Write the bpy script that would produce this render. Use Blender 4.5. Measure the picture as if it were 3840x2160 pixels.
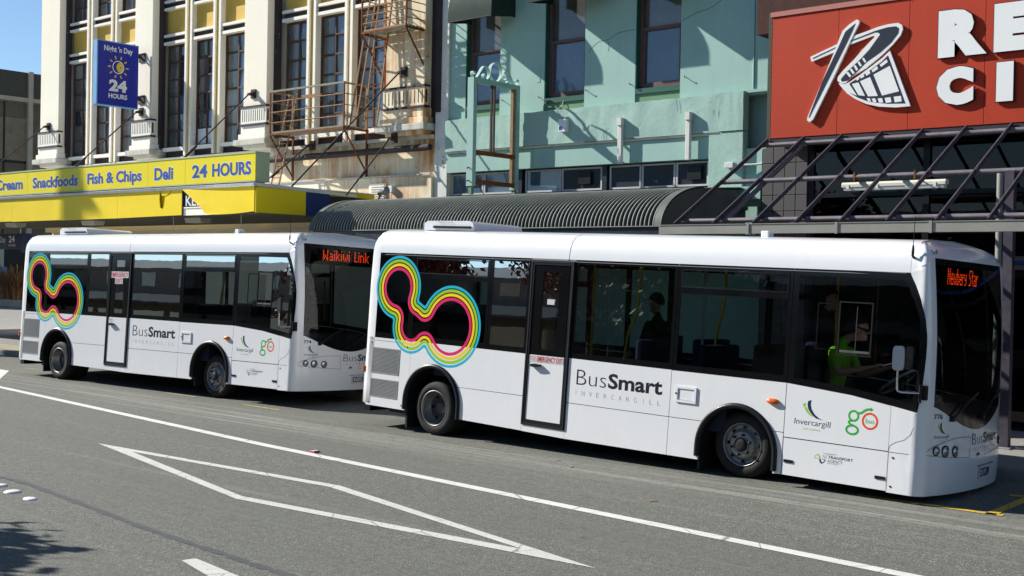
import bpy, bmesh, math, random
import numpy as np
from mathutils import Vector, Matrix, Euler
random.seed(7)
R = math.radians
for o in list(bpy.data.objects): bpy.data.objects.remove(o)
SC = bpy.context.scene
COL = SC.collection

# ------------------------------------------------------------------ camera
CAM_H = 2.30; YAW = R(41.0); PITCH = R(-0.68); ROLL = R(1.1); FPX = 4500.0
def cam_axes():
    f = Vector((-math.sin(YAW)*math.cos(PITCH), math.cos(YAW)*math.cos(PITCH), math.sin(PITCH)))
    r = Vector((math.cos(YAW), math.sin(YAW), 0)); u = r.cross(f)
    return r*math.cos(ROLL)+u*math.sin(ROLL), u*math.cos(ROLL)-r*math.sin(ROLL), f
CR, CU, CF = cam_axes()
cd = bpy.data.cameras.new('camera'); cam = bpy.data.objects.new('camera', cd); COL.objects.link(cam)
cd.sensor_width = 36; cd.lens = 36*FPX/3840; cd.clip_end = 600; cd.clip_start = 0.05
m = Matrix.Identity(4)
for i in range(3): m[i][0], m[i][1], m[i][2] = CR[i], CU[i], -CF[i]
m[2][3] = CAM_H
cam.matrix_world = m
SC.camera = cam

# ------------------------------------------------------------------ sky, sun, exposure
SUN_DIR = Vector((3.0, 1.0, -1.95)).normalized()        # travel direction of the light
to_sun = -SUN_DIR
el = math.asin(to_sun.z); az = math.atan2(to_sun.x, to_sun.y)
W = bpy.data.worlds.new('World'); SC.world = W; W.use_nodes = True
nt = W.node_tree; bg = nt.nodes['Background']
sky = nt.nodes.new('ShaderNodeTexSky'); sky.sky_type = 'NISHITA'; sky.sun_disc = False
sky.sun_elevation = el; sky.sun_rotation = az; sky.air_density = 1.0; sky.dust_density = 0.0; sky.ozone_density = 4.5
nt.links.new(sky.outputs[0], bg.inputs[0]); bg.inputs[1].default_value = 0.068
sd = bpy.data.lights.new('sun', 'SUN'); sd.energy = 5.0; sd.angle = R(0.53); sd.color = (1.0, 0.955, 0.88)
sun = bpy.data.objects.new('sun', sd); COL.objects.link(sun); sun.location = (-30, -15, 25)
sun.rotation_euler = SUN_DIR.to_track_quat('-Z', 'Y').to_euler()
SC.view_settings.view_transform = 'Standard'; SC.view_settings.look = 'None'
SC.view_settings.gamma = 1.0; SC.view_settings.use_curve_mapping = False
SC.view_settings.exposure = 0.86

# ------------------------------------------------------------------ measuring helpers: a photo pixel gives a direction, a plane gives the distance
def ray(px, py): return CR*((px-1920)/FPX) - CU*((py-1080)/FPX) + CF
def on(px, py, axis, val):
    d = ray(px, py); o = Vector((0, 0, CAM_H)); t = (val-o[axis])/d[axis]; return o+d*t

# ------------------------------------------------------------------ object helpers
def tag(o, label=None, cat=None, group=None, kind=None):
    if label: o['label'] = label
    if cat: o['category'] = cat
    if group: o['group'] = group
    if kind: o['kind'] = kind
    return o
def thing(name, label, cat, loc=(0, 0, 0), group=None):
    o = bpy.data.objects.new(name, None); COL.objects.link(o); o.location = loc; o.empty_display_size = .2
    return tag(o, label, cat, group)
def copy_tree(o, parent=None):
    c = o.copy(); COL.objects.link(c); c.parent = parent
    for ch in list(o.children): copy_tree(ch, c)
    return c
def origin_of(p):
    v = Vector((0, 0, 0))
    while p is not None: v = v+Vector(p.location); p = p.parent
    return v

class MB:
    """collects shapes; build() links them as ONE mesh object"""
    def __init__(s): s.v = []; s.f = []; s.m = []; s.s = []
    def add(s, vs, fs, mi=0, smooth=False):
        b = len(s.v); s.v += [tuple(v) for v in vs]
        for f in fs: s.f.append([b+i for i in f]); s.m.append(mi); s.s.append(smooth)
        return s
    def box(s, x0, x1, y0, y1, z0, z1, mi=0):
        vs = [(x, y, z) for z in (z0, z1) for y in (y0, y1) for x in (x0, x1)]
        return s.add(vs, [(0, 2, 3, 1), (4, 5, 7, 6), (0, 1, 5, 4), (2, 6, 7, 3), (0, 4, 6, 2), (1, 3, 7, 5)], mi)
    def cbox(s, x0, x1, y0, y1, z0, z1, c=.01, mi=0):
        """box with chamfered edges"""
        bm = bmesh.new(); bmesh.ops.create_cube(bm, size=1)
        for v in bm.verts: v.co = ((x0+x1)/2+v.co.x*(x1-x0), (y0+y1)/2+v.co.y*(y1-y0), (z0+z1)/2+v.co.z*(z1-z0))
        bmesh.ops.bevel(bm, geom=list(bm.edges), offset=min(c, .45*min(abs(x1-x0), abs(y1-y0), abs(z1-z0))), segments=2, affect='EDGES', profile=.6)
        bm.verts.index_update(); s.add([v.co[:] for v in bm.verts], [[v.index for v in f.verts] for f in bm.faces], mi); bm.free(); return s
    def prism(s, pts, fn, d0, d1, mi=0, smooth=False):
        """closed 2D outline pts extruded from depth d0 to d1; fn(u,v,d) -> point"""
        n = len(pts); vs = [fn(u, v, d0) for u, v in pts]+[fn(u, v, d1) for u, v in pts]
        s.add(vs, [list(range(n)), list(range(2*n-1, n-1, -1))], mi)
        return s.add(vs, [(i, i+n, (i+1) % n+n, (i+1) % n) for i in range(n)], mi, smooth)
    def face(s, pts, mi=0, smooth=False): return s.add(pts, [list(range(len(pts)))], mi, smooth)
    def grid(s, rows, mi=0, smooth=True, closed=False):
        nr, nc = len(rows), len(rows[0]); vs = [p for r in rows for p in r]; fs = []
        for i in range(nr-1):
            for j in range(nc if closed else nc-1):
                k = (j+1) % nc; fs.append((i*nc+j, i*nc+k, (i+1)*nc+k, (i+1)*nc+j))
        return s.add(vs, fs, mi, smooth)
    def tube(s, path, r, n=8, mi=0, closed=False, caps=True):
        P = [Vector(p) for p in path]; k = len(P); rr = r if isinstance(r, (list, tuple)) else [r]*k
        rows = []; up = None
        for i in range(k):
            a = P[i-1] if (i > 0 or closed) else P[i]; b = P[(i+1) % k] if (i < k-1 or closed) else P[i]
            t = (b-a).normalized()
            if up is None: up = Vector((0, 0, 1)) if abs(t.z) < .9 else Vector((1, 0, 0))
            x = up.cross(t)
            if x.length < 1e-4: x = Vector((1, 0, 0)).cross(t)
            x.normalize(); y = t.cross(x); up = y
            rows.append([P[i]+x*math.cos(2*math.pi*j/n)*rr[i]+y*math.sin(2*math.pi*j/n)*rr[i] for j in range(n)])
        if closed: rows.append(rows[0])
        s.grid(rows, mi, True, True)
        if caps and not closed: s.face(rows[0][::-1], mi); s.face(rows[-1], mi)
        return s
    def bar(s, p, q, w, h, mi=0, up=(0, 0, 1)):
        p, q = Vector(p), Vector(q); t = (q-p).normalized(); u = Vector(up)
        if abs(t.dot(u)) > .98: u = Vector((0, 1, 0))
        x = t.cross(u).normalized()*w/2; y = x.normalized().cross(t).normalized()*h/2
        vs = [p-x-y, p+x-y, p+x+y, p-x+y, q-x-y, q+x-y, q+x+y, q-x+y]
        return s.add(vs, [(0, 3, 2, 1), (4, 5, 6, 7), (0, 1, 5, 4), (1, 2, 6, 5), (2, 3, 7, 6), (3, 0, 4, 7)], mi)
    def lathe(s, prof, fn, n=40, mi=0, smooth=True):
        """prof: list of (radius, depth); fn(cos*r, sin*r, depth) -> point"""
        rows = [[fn(r*math.cos(2*math.pi*j/n), r*math.sin(2*math.pi*j/n), d) for j in range(n)] for r, d in prof]
        return s.grid(rows, mi, smooth, True)
    def disc(s, c, r, fn, d, n=20, mi=0):
        return s.face([fn(c[0]+r*math.cos(2*math.pi*j/n), c[1]+r*math.sin(2*math.pi*j/n), d) for j in range(n)], mi)
    def build(s, name, mats, parent=None, local=False, fix=True):
        me = bpy.data.meshes.new(name)
        off = Vector((0, 0, 0)) if (local or parent is None) else origin_of(parent)
        me.from_pydata([(v[0]-off.x, v[1]-off.y, v[2]-off.z) for v in s.v], [], s.f)
        if not isinstance(mats, (list, tuple)): mats = [mats]
        for k in mats: me.materials.append(MAT[k])
        me.polygons.foreach_set('material_index', s.m); me.polygons.foreach_set('use_smooth', s.s)
        if fix:
            bm = bmesh.new(); bm.from_mesh(me); bmesh.ops.recalc_face_normals(bm, faces=bm.faces); bm.to_mesh(me); bm.free()
        me.update()
        o = bpy.data.objects.new(name, me); COL.objects.link(o); o.parent = parent
        return o
def mesh_obj(name, me, parent=None):
    o = bpy.data.objects.new(name, me); COL.objects.link(o); o.parent = parent; return o
XZ = lambda y: (lambda u, v, d: (u, y-d, v))            # wall facing the street: d grows towards the camera
def PXY(y): return lambda px, py: (lambda p: (p.x, p.z))(on(px, py, 1, y))

# text: the outline of built-in lettering as 2D verts and faces fitted into a box
_tc = {}
def text_geo(body, bold=0.0, shear=0.0, space=1.0, extrude=0.0):
    key = (body, bold, shear, space, extrude)
    if key in _tc: return _tc[key]
    c = bpy.data.curves.new('lettering', 'FONT'); c.body = body; c.size = 1; c.offset = bold; c.shear = shear; c.space_character = space
    c.resolution_u = 3; c.extrude = extrude
    o = bpy.data.objects.new('lettering', c); COL.objects.link(o)
    bpy.context.view_layer.update()
    dg = bpy.context.evaluated_depsgraph_get(); me = o.evaluated_get(dg).to_mesh()
    vs = np.array([v.co[:] for v in me.vertices]); fs = [list(p.vertices) for p in me.polygons]
    o.evaluated_get(dg).to_mesh_clear(); bpy.data.objects.remove(o); bpy.data.curves.remove(c)
    _tc[key] = (vs, fs); return vs, fs
def put_text(mb, body, u0, u1, v0, v1, fn, d=0.0, bold=0.0, shear=0.0, space=1.0, thick=0.0, mi=0, keep=None):
    """fits lettering into the box u0..u1 x v0..v1 of the surface fn(u,v,d)"""
    vs, fs = text_geo(body, bold, shear, space, 0.5 if thick else 0.0)
    lo, hi = vs.min(0), vs.max(0)
    su = (u1-u0)/max(hi[0]-lo[0], 1e-6); sv = (v1-v0)/max(hi[1]-lo[1], 1e-6)
    out = []
    for x, y, z in vs: out.append(fn(u0+(x-lo[0])*su, v0+(y-lo[1])*sv, d+(z+.5)*thick if thick else d))
    return mb.add(out, fs, mi)
def ribbon(mb, pts, w, fn, d=0.0, mi=0, closed=False):
    """flat stroke of width w (number or list) along 2D points"""
    n = len(pts); ws = w if isinstance(w, (list, tuple)) else [w]*n; L, Rr = [], []
    for i in range(n):
        a = pts[i-1] if (i > 0 or closed) else pts[i]; b = pts[(i+1) % n] if (i < n-1 or closed) else pts[i]
        tx, ty = b[0]-a[0], b[1]-a[1]; l = math.hypot(tx, ty) or 1; nx, ny = -ty/l*ws[i]/2, tx/l*ws[i]/2
        L.append(fn(pts[i][0]+nx, pts[i][1]+ny, d)); Rr.append(fn(pts[i][0]-nx, pts[i][1]-ny, d))
    for i in range(n if closed else n-1):
        j = (i+1) % n; mb.face([L[i], L[j], Rr[j], Rr[i]], mi)
    return mb
def smooth2(pts, k=6, closed=False):
    """Catmull-Rom through 2D points"""
    n = len(pts); out = []
    for i in range(n if closed else n-1):
        g = lambda q: pts[q % n] if closed else pts[max(0, min(n-1, q))]
        p0, p1, p2, p3 = g(i-1), g(i), g(i+1), g(i+2)
        for j in range(k):
            t = j/k
            out.append(tuple(.5*(2*p1[c]+(p2[c]-p0[c])*t+(2*p0[c]-5*p1[c]+4*p2[c]-p3[c])*t*t+(3*p1[c]-p0[c]-3*p2[c]+p3[c])*t**3) for c in range(len(p1))))
    if not closed: out.append(tuple(pts[-1]))
    return out

# ------------------------------------------------------------------ materials
MAT = {}
def nodes(name):
    mt = bpy.data.materials.new(name); mt.use_nodes = True; MAT[name] = mt
    t = mt.node_tree; return mt, t, t.nodes['Principled BSDF']
def nd(t, k, **kw):
    n = t.nodes.new(k)
    for a, b in kw.items():
        if a.startswith('i_'): n.inputs[a[2:].replace('_', ' ')].default_value = b
        else: setattr(n, a, b)
    return n
def mixc(t, fac, a, b, blend='MIX'):
    n = t.nodes.new('ShaderNodeMix'); n.data_type = 'RGBA'; n.blend_type = blend
    for sock, val in ((n.inputs[0], fac), (n.inputs[6], a), (n.inputs[7], b)):
        if hasattr(val, 'links'): t.links.new(val, sock)
        elif isinstance(val, (int, float)): sock.default_value = val
        else: sock.default_value = (*val[:3], 1)
    return n.outputs[2]
def ramp(t, src, lo, hi):
    n = t.nodes.new('ShaderNodeMapRange'); n.inputs[1].default_value = lo; n.inputs[2].default_value = hi; n.clamp = True
    t.links.new(src, n.inputs[0]); return n.outputs[0]
def coords(t, scale=(1, 1, 1)):
    tc = t.nodes.new('ShaderNodeTexCoord'); mp = t.nodes.new('ShaderNodeMapping'); mp.inputs['Scale'].default_value = scale
    t.links.new(tc.outputs['Object'], mp.inputs[0]); return mp.outputs[0]
def noise(t, co, scale, detail=4, rough=.6, dist=0.0):
    n = nd(t, 'ShaderNodeTexNoise'); n.inputs['Scale'].default_value = scale; n.inputs['Detail'].default_value = detail
    n.inputs['Roughness'].default_value = rough; n.inputs['Distortion'].default_value = dist
    t.links.new(co, n.inputs['Vector']); return n.outputs['Fac']
def add_bump(t, b, h, strength, dist=.02):
    n = nd(t, 'ShaderNodeBump'); n.inputs['Strength'].default_value = strength; n.inputs['Distance'].default_value = dist
    t.links.new(h, n.inputs['Height']); t.links.new(n.outputs[0], b.inputs['Normal'])
def M(name, col, rough=.6, metal=0, var=.12, scale=2.0, bump=.15, bdist=.004, streak=0.0, sr=(.5, .78), streak_col=(.12, .1, .08), spots=0.0, spot_col=(.2, .1, .05), coat=0.0, rvar=.1, spec=.22):
    """painted or plain surface: base colour with uneven tone, run-off streaks, worn spots and fine relief"""
    mt, t, b = nodes(name); co = coords(t)
    n1 = noise(t, co, scale, 5); n2 = noise(t, co, scale*9, 3)
    c = mixc(t, ramp(t, n1, .3, .7), [k*(1-var) for k in col], [min(1, k*(1+var*.6)) for k in col])
    c = mixc(t, ramp(t, n2, .35, .75), c, [k*(1-var*.5) for k in col]) if var else c
    if streak:
        st = noise(t, coords(t, (3.1, 3.1, .22)), 1.6, 6, .7, .3); mk = ramp(t, noise(t, co, .8, 3), .36, .62); f0 = nd(t, 'ShaderNodeMath', operation='MULTIPLY'); t.links.new(mk, f0.inputs[0]); t.links.new(ramp(t, st, sr[0], sr[1]), f0.inputs[1]); f = nd(t, 'ShaderNodeMath', operation='MULTIPLY'); f.inputs[1].default_value = streak
        t.links.new(f0.outputs[0], f.inputs[0]); c = mixc(t, f.outputs[0], c, streak_col)
    if spots:
        sp = noise(t, co, scale*2.3, 8, .7); c = mixc(t, ramp(t, sp, .66-spots*.1, .7-spots*.1), c, spot_col)
    t.links.new(c, b.inputs['Base Color'])
    rr = nd(t, 'ShaderNodeMapRange'); rr.inputs[3].default_value = max(.02, rough-rvar); rr.inputs[4].default_value = min(1, rough+rvar)
    t.links.new(n1, rr.inputs[0]); t.links.new(rr.outputs[0], b.inputs['Roughness'])
    b.inputs['Metallic'].default_value = metal; b.inputs['Specular IOR Level'].default_value = spec
    if coat: b.inputs['Coat Weight'].default_value = coat; b.inputs['Coat Roughness'].default_value = .05
    if bump: add_bump(t, b, n2, bump, bdist)
    return mt
def EMIT(name, col, s):
    mt, t, b = nodes(name); b.inputs['Base Color'].default_value = (*col, 1); b.inputs['Emission Color'].default_value = (*col, 1); b.inputs['Emission Strength'].default_value = s
def GLASS(name, tint, ior=1.5, rough=.0, wave=.0):
    """thin sheet of tinted glass: clear to what is behind, mirror-like by angle"""
    mt = bpy.data.materials.new(name); mt.use_nodes = True; MAT[name] = mt; t = mt.node_tree; t.nodes.clear()
    out = nd(t, 'ShaderNodeOutputMaterial'); mx = nd(t, 'ShaderNodeMixShader'); fr = nd(t, 'ShaderNodeFresnel'); fr.inputs['IOR'].default_value = ior
    tr = nd(t, 'ShaderNodeBsdfTransparent'); tr.inputs[0].default_value = (*tint, 1)
    gl = nd(t, 'ShaderNodeBsdfGlossy'); gl.inputs['Roughness'].default_value = rough
    if wave:
        n = noise(t, coords(t), 1.7, 2); bp = nd(t, 'ShaderNodeBump'); bp.inputs['Strength'].default_value = wave; bp.inputs['Distance'].default_value = .02
        t.links.new(n, bp.inputs['Height']); t.links.new(bp.outputs[0], gl.inputs['Normal'])
    t.links.new(fr.outputs[0], mx.inputs[0]); t.links.new(tr.outputs[0], mx.inputs[1]); t.links.new(gl.outputs[0], mx.inputs[2]); t.links.new(mx.outputs[0], out.inputs[0])

def asphalt():
    mt, t, b = nodes('asphalt'); co = coords(t)
    v = nd(t, 'ShaderNodeTexVoronoi'); v.inputs['Scale'].default_value = 95; t.links.new(co, v.inputs['Vector'])
    chip = nd(t, 'ShaderNodeSeparateColor'); t.links.new(v.outputs['Color'], chip.inputs[0])
    c = mixc(t, chip.outputs[0], (.058, .060, .051), (.182, .186, .158))
    c = mixc(t, ramp(t, chip.outputs[1], .93, .97), c, (.33, .335, .30))
    big = noise(t, coords(t, (.12, .8, 1)), 1.0, 5); c = mixc(t, ramp(t, big, .35, .7), c, (.118, .121, .103))
    fine = noise(t, co, 22, 4); c = mixc(t, ramp(t, fine, .45, .8), c, (.076, .078, .071))
    tr = noise(t, coords(t, (.05, 3.2, 1)), 1.3, 6, .7); f = nd(t, 'ShaderNodeMath', operation='MULTIPLY'); f.inputs[1].default_value = .55
    t.links.new(ramp(t, tr, .56, .72), f.inputs[0]); c = mixc(t, f.outputs[0], c, (.185, .189, .162))
    sp_ = nd(t, 'ShaderNodeSeparateXYZ'); t.links.new(co, sp_.inputs[0])
    yb = nd(t, 'ShaderNodeMath', operation='MULTIPLY'); t.links.new(ramp(t, sp_.outputs[1], 10.5, 11.2), yb.inputs[0]); t.links.new(ramp(t, sp_.outputs[1], 12.2, 11.6), yb.inputs[1])
    sc_ = noise(t, coords(t, (.11, 7.5, 1)), 1.0, 6, .7); yc = nd(t, 'ShaderNodeMath', operation='MULTIPLY'); t.links.new(yb.outputs[0], yc.inputs[0]); t.links.new(ramp(t, sc_, .46, .66), yc.inputs[1]); c = mixc(t, yc.outputs[0], c, (.26, .263, .228))
    mot = noise(t, co, 7, 5, .75); c = mixc(t, ramp(t, mot, .5, .85), c, (.062, .064, .058))
    oil = noise(t, co, .9, 6, .7); g = nd(t, 'ShaderNodeMath', operation='MULTIPLY'); g.inputs[1].default_value = .45
    t.links.new(ramp(t, oil, .58, .75), g.inputs[0]); c = mixc(t, g.outputs[0], c, (.10, .10, .095))
    t.links.new(c, b.inputs['Base Color']); b.inputs['Roughness'].default_value = .88; b.inputs['Specular IOR Level'].default_value = .3
    inv = nd(t, 'ShaderNodeMath', operation='SUBTRACT'); inv.inputs[0].default_value = 1; t.links.new(v.outputs['Distance'], inv.inputs[1])
    add_bump(t, b, inv.outputs[0], .55, .006)
def line_paint(name, col, wear):
    mt, t, b = nodes(name); co = coords(t); n = noise(t, co, 30, 6, .7); n2 = noise(t, co, 4, 5, .7)
    c = mixc(t, ramp(t, n2, .35, .75), col, [k*.82 for k in col]); cr = nd(t, 'ShaderNodeTexVoronoi', feature='DISTANCE_TO_EDGE'); cr.inputs['Scale'].default_value = 1.3
    t.links.new(co, cr.inputs['Vector']); c = mixc(t, ramp(t, cr.outputs['Distance'], .012, .0), c, (.16, .155, .14))
    c = mixc(t, ramp(t, n, .62-wear*.2, .7-wear*.2), c, (.17, .165, .15)); t.links.new(c, b.inputs['Base Color'])
    b.inputs['Roughness'].default_value = .75; add_bump(t, b, n, .3, .004)
asphalt(); line_paint('line_white', (.60, .60, .55), .1); line_paint('line_yellow', (.55, .36, .03), .3); line_paint('line_yellow_worn', (.42, .30, .06), .75); line_paint('line_old', (.52, .52, .48), .2)
M('tar', (.085, .087, .09), .55, var=.2, scale=3, bump=.2)
M('pavers', (.25, .24, .22), .85, var=.2, scale=1.5); M('paver_pale', (.33, .29, .21), .85, var=.15); M('kerb', (.22, .21, .19), .9, var=.25, streak=.3)
M('bus_white', (.70, .71, .72), .22, var=.035, scale=.8, bump=.06, bdist=.02, coat=.5, rvar=.08, streak=.14, streak_col=(.5, .47, .42), spec=.5)
M('bus_black', (.006, .006, .007), .12, var=.1, bump=0, spec=.35); M('rubber', (.018, .018, .018), .55, var=.3, bump=.1)
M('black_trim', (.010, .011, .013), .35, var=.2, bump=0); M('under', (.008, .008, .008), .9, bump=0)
M('tyre', (.022, .021, .02), .75, var=.35, scale=6, bump=.2, spots=.06, spot_col=(.05, .047, .042))
M('rim_silver', (.30, .30, .29), .42, .7, var=.3, scale=9, bump=.05, spots=.2, spot_col=(.13, .11, .09)); M('rim_dark', (.10, .10, .10), .5, .5, var=.3, scale=8)
M('hub', (.03, .03, .03), .5, .4, var=.3); M('grille_metal', (.34, .34, .33), .45, .6, var=.1); M('chrome', (.6, .6, .6), .18, 1, var=.05, bump=0)
M('seat_blue', (.02, .03, .06), .85, var=.4, scale=20); M('bus_floor', (.05, .05, .055), .7); M('bus_lining', (.16, .17, .17), .6, var=.05, bump=0)
M('pole_yellow', (.62, .42, .02), .4, var=.05, bump=0); M('steel_pole', (.45, .46, .47), .3, .8, var=.05, bump=0)
M('amber', (.62, .11, .01), .2, var=.1, bump=0, coat=.6); M('lamp_clear', (.38, .38, .38), .12, .6, var=.1, bump=0, coat=.8); M('lamp_red', (.5, .02, .02), .2, bump=0)
M('decal_cyan', (.01, .38, .56), .35, var=.02, bump=0); M('decal_green', (.26, .50, .03), .35, var=.02, bump=0); M('decal_yellow', (.80, .53, .01), .35, var=.02, bump=0)
M('decal_magenta', (.62, .015, .12), .35, var=.02, bump=0); M('decal_ink', (.018, .017, .03), .35, bump=0); M('decal_grey', (.16, .17, .18), .4, bump=0)
M('decal_navy', (.012, .035, .085), .35, bump=0); M('decal_leaf', (.03, .38, .035), .35, bump=0); M('decal_orange', (.70, .075, .01), .35, bump=0); M('decal_red', (.50, .02, .045), .4, bump=0)
M('plate_white', (.55, .56, .56), .4, bump=0); M('white_plastic', (.70, .71, .72), .4, var=.06, bump=0); M('mirror_grey', (.50, .53, .57), .15, .3, var=.05, bump=0)
GLASS('bus_glass', (.60, .66, .67), 1.6, 0, .02); GLASS('screen_glass', (.30, .33, .33), 1.48, 0, .03)
EMIT('led', (1.0, .06, .01), 1.7)
M('cream', (.86, .81, .67), .8, var=.06, scale=1.2, bump=.2, streak=.14, streak_col=(.33, .28, .2)); M('cream_rust', (.84, .75, .54), .8, var=.1, scale=1.4, bump=.25, streak=.95, sr=(.38, .58), streak_col=(.48, .18, .03), spots=.2, spot_col=(.36, .16, .05))
M('white_paint', (.86, .83, .73), .75, var=.08, scale=1.5, bump=.2, streak=.2, streak_col=(.38, .34, .28)); M('mould_white', (.58, .56, .48), .85, var=.2, scale=4, streak=.75, streak_col=(.07, .065, .05), spots=.25, spot_col=(.1, .09, .07))
M('ochre', (.64, .43, .09), .75, var=.1, scale=2, streak=.25, streak_col=(.32, .19, .05)); M('ochre_rust', (.58, .40, .12), .75, var=.12, streak=.9, streak_col=(.38, .13, .03)); M('plum_black', (.045, .032, .036), .7, var=.3, spots=.15, spot_col=(.3, .29, .27)); M('peel_white', (.66, .66, .61), .8, var=.1, scale=2, spots=.3, spot_col=(.16, .15, .13), streak=.3)
M('frame_brown', (.10, .055, .035), .75, var=.3, scale=5, spots=.15, spot_col=(.3, .25, .2))
M('pane_dark', (.035, .045, .055), .05, var=.5, scale=1.1, bump=.03, rvar=.03, spec=.9); M('pane_grey', (.13, .135, .13), .08, var=.5, scale=1.0, bump=.03, rvar=.04, spec=.9); M('pane_curtain', (.30, .31, .30), .1, var=.35, scale=1.3, bump=.03, spec=.8); M('pane_blue_reflection', (.08, .13, .20), .05, var=.4, scale=.9, bump=.03, spec=.9)  # blue pane colour stands in for reflected sky
M('green_paint', (.315, .47, .41), .75, var=.14, scale=1.3, bump=.5, bdist=.01, streak=.5, streak_col=(.19, .25, .19), spots=.1, spot_col=(.22, .2, .12)); M('green_smooth', (.295, .465, .415), .7, var=.10, scale=1.0, bump=.2, streak=.5, streak_col=(.19, .28, .23)); M('green_dark', (.02, .10, .075), .6, var=.2); M('green_lip', (.13, .25, .14), .6, var=.2)
M('sash_brown', (.14, .085, .08), .7, var=.25, scale=5); M('alu_white', (.52, .53, .53), .5, var=.2, spots=.15, spot_col=(.2, .19, .17)); M('dark_panel', (.028, .034, .045), .35, var=.3, bump=.05)
M('awning', (.016, .035, .028), .8, var=.4, scale=5, streak=.2, streak_col=(.08, .08, .06)); M('pvc', (.62, .62, .58), .5, var=.1, streak=.2)
M('rust', (.20, .065, .02), .9, var=.45, scale=9, bump=.4, spots=.3, spot_col=(.42, .33, .24)); M('rust_pale', (.30, .185, .10), .85, var=.35, scale=10, bump=.4, spots=.3, spot_col=(.19, .07, .03)); M('plank_grey', (.30, .29, .22), .9, var=.35, scale=8, bump=.4); M('iron_dark', (.055, .045, .04), .8, var=.4, scale=10, bump=.3, spots=.25, spot_col=(.18, .09, .05))
M('sign_yellow', (.72, .60, .005), .42, var=.07, scale=1.2, bump=.05, streak=.12, streak_col=(.45, .36, .05)); M('fascia_yellow', (.80, .60, .01), .45, var=.08, scale=1.0, bump=.12, bdist=.01, streak=.14, streak_col=(.5, .36, .06), spots=.02, spot_col=(.7, .6, .3)); M('blue_letter', (.025, .075, .34), .4, var=.08, bump=0); M('fascia_blue', (.012, .035, .15), .5); M('flash_alu', (.55, .57, .60), .35, .6, var=.15, scale=4, streak=.25); M('soffit', (.13, .12, .085), .85, var=.1, bump=.05); M('sign_edge_green', (.36, .42, .27), .6, var=.08); M('navy_face', (.02, .022, .034), .5)
M('blue_sign', (.012, .022, .30), .4, var=.06, bump=0); M('blue_edge', (.16, .38, .64), .45, var=.08); M('letter_white', (.74, .75, .75), .45, var=.04, bump=0); M('sun_yellow', (.75, .52, .02), .45, bump=0); M('blue_dim', (.012, .02, .09), .5)
M('corrugated', (.12, .132, .108), .5, 0, var=.2, scale=2, bump=.1, streak=.35, streak_col=(.26, .27, .22)); M('corrugated_valley_shaded', (.028, .034, .028), .7, 0, var=.3, scale=3); M('corrugated_crest_lit', (.36, .37, .315), .6, 0, var=.35, scale=3, streak=.3, streak_col=(.15, .16, .13)); M('corrugated_end', (.11, .125, .11), .6, .1, var=.25, scale=2)  # rib light and shade put into crest and valley colours, plus bleaching and dirt
M('cinema_red', (.40, .034, .009), .6, var=.1, scale=1.2, bump=.03, streak=.12, streak_col=(.42, .12, .06)); M('cinema_dark', (.04, .036, .045), .7, var=.2); M('red_cap', (.42, .17, .14), .7, var=.1); M('logo_white', (.72, .73, .72), .5, var=.05, bump=0); M('logo_navy', (.014, .022, .04), .5, var=.1, bump=0); M('letter_side', (.012, .015, .02), .5)
M('steel_purple', (.075, .065, .085), .5, .2, var=.3, scale=6, spots=.12, spot_col=(.25, .12, .06)); M('pipe_purple', (.17, .155, .17), .5, .2, var=.35, scale=5, spots=.3, spot_col=(.36, .17, .09)); M('gutter_grey', (.25, .245, .215), .5, .1, var=.12, streak=.2); M('tile_grey', (.085, .08, .08), .6, var=.12); M('lamp_body', (.62, .61, .52), .5, var=.08, bump=0)
GLASS('shop_glass', (.09, .085, .08), 1.42, 0, .04); M('shop_dark', (.02, .018, .017), .8); M('office_pane', (.16, .13, .085), .2, var=.4, bump=0, spec=.08); M('office_blind', (.26, .22, .14), .4, var=.4, bump=0, spec=.08); M('concrete', (.48, .42, .31), .9, var=.2, streak=.4); M('pebble_dark', (.10, .095, .07), .95, var=.5, scale=30, bump=.6); M('shop_cream', (.42, .45, .34), .7); M('poster', (.12, .3, .42), .5, var=.7, scale=5, bump=0)
M('flax', (.22, .075, .035), .7, var=.5, scale=2, bump=0); M('flax_tan', (.32, .17, .07), .7, var=.4, scale=2, bump=0); M('bark', (.09, .065, .045), .95, var=.4, scale=12, bump=.6); M('leaf_green', (.06, .10, .025), .65, var=.4, scale=2, bump=0); M('leaf_red', (.11, .028, .018), .65, var=.4, scale=2, bump=0)
M('skin', (.45, .235, .16), .55, var=.08, bump=0); M('shirt_green', (.20, .48, .02), .8, var=.12, scale=12, bump=.2); M('cloth_dark', (.015, .017, .022), .9, var=.3); M('cloth_blue', (.07, .14, .3), .9, var=.3); M('cloth_pale', (.20, .21, .2), .9, var=.2); M('hair', (.02, .012, .008), .7, var=.3, scale=30, bump=.4); M('lens_black', (.01, .01, .01), .1, bump=0); M('paper', (.6, .6, .58), .8, bump=0)
M('brick_old', (.075, .035, .028), .9, var=.4, scale=12, bump=.4); M('galv', (.34, .36, .38), .45, .5, var=.2); M('wall_far', (.10, .085, .07), .85, var=.3, streak=.2)
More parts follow.
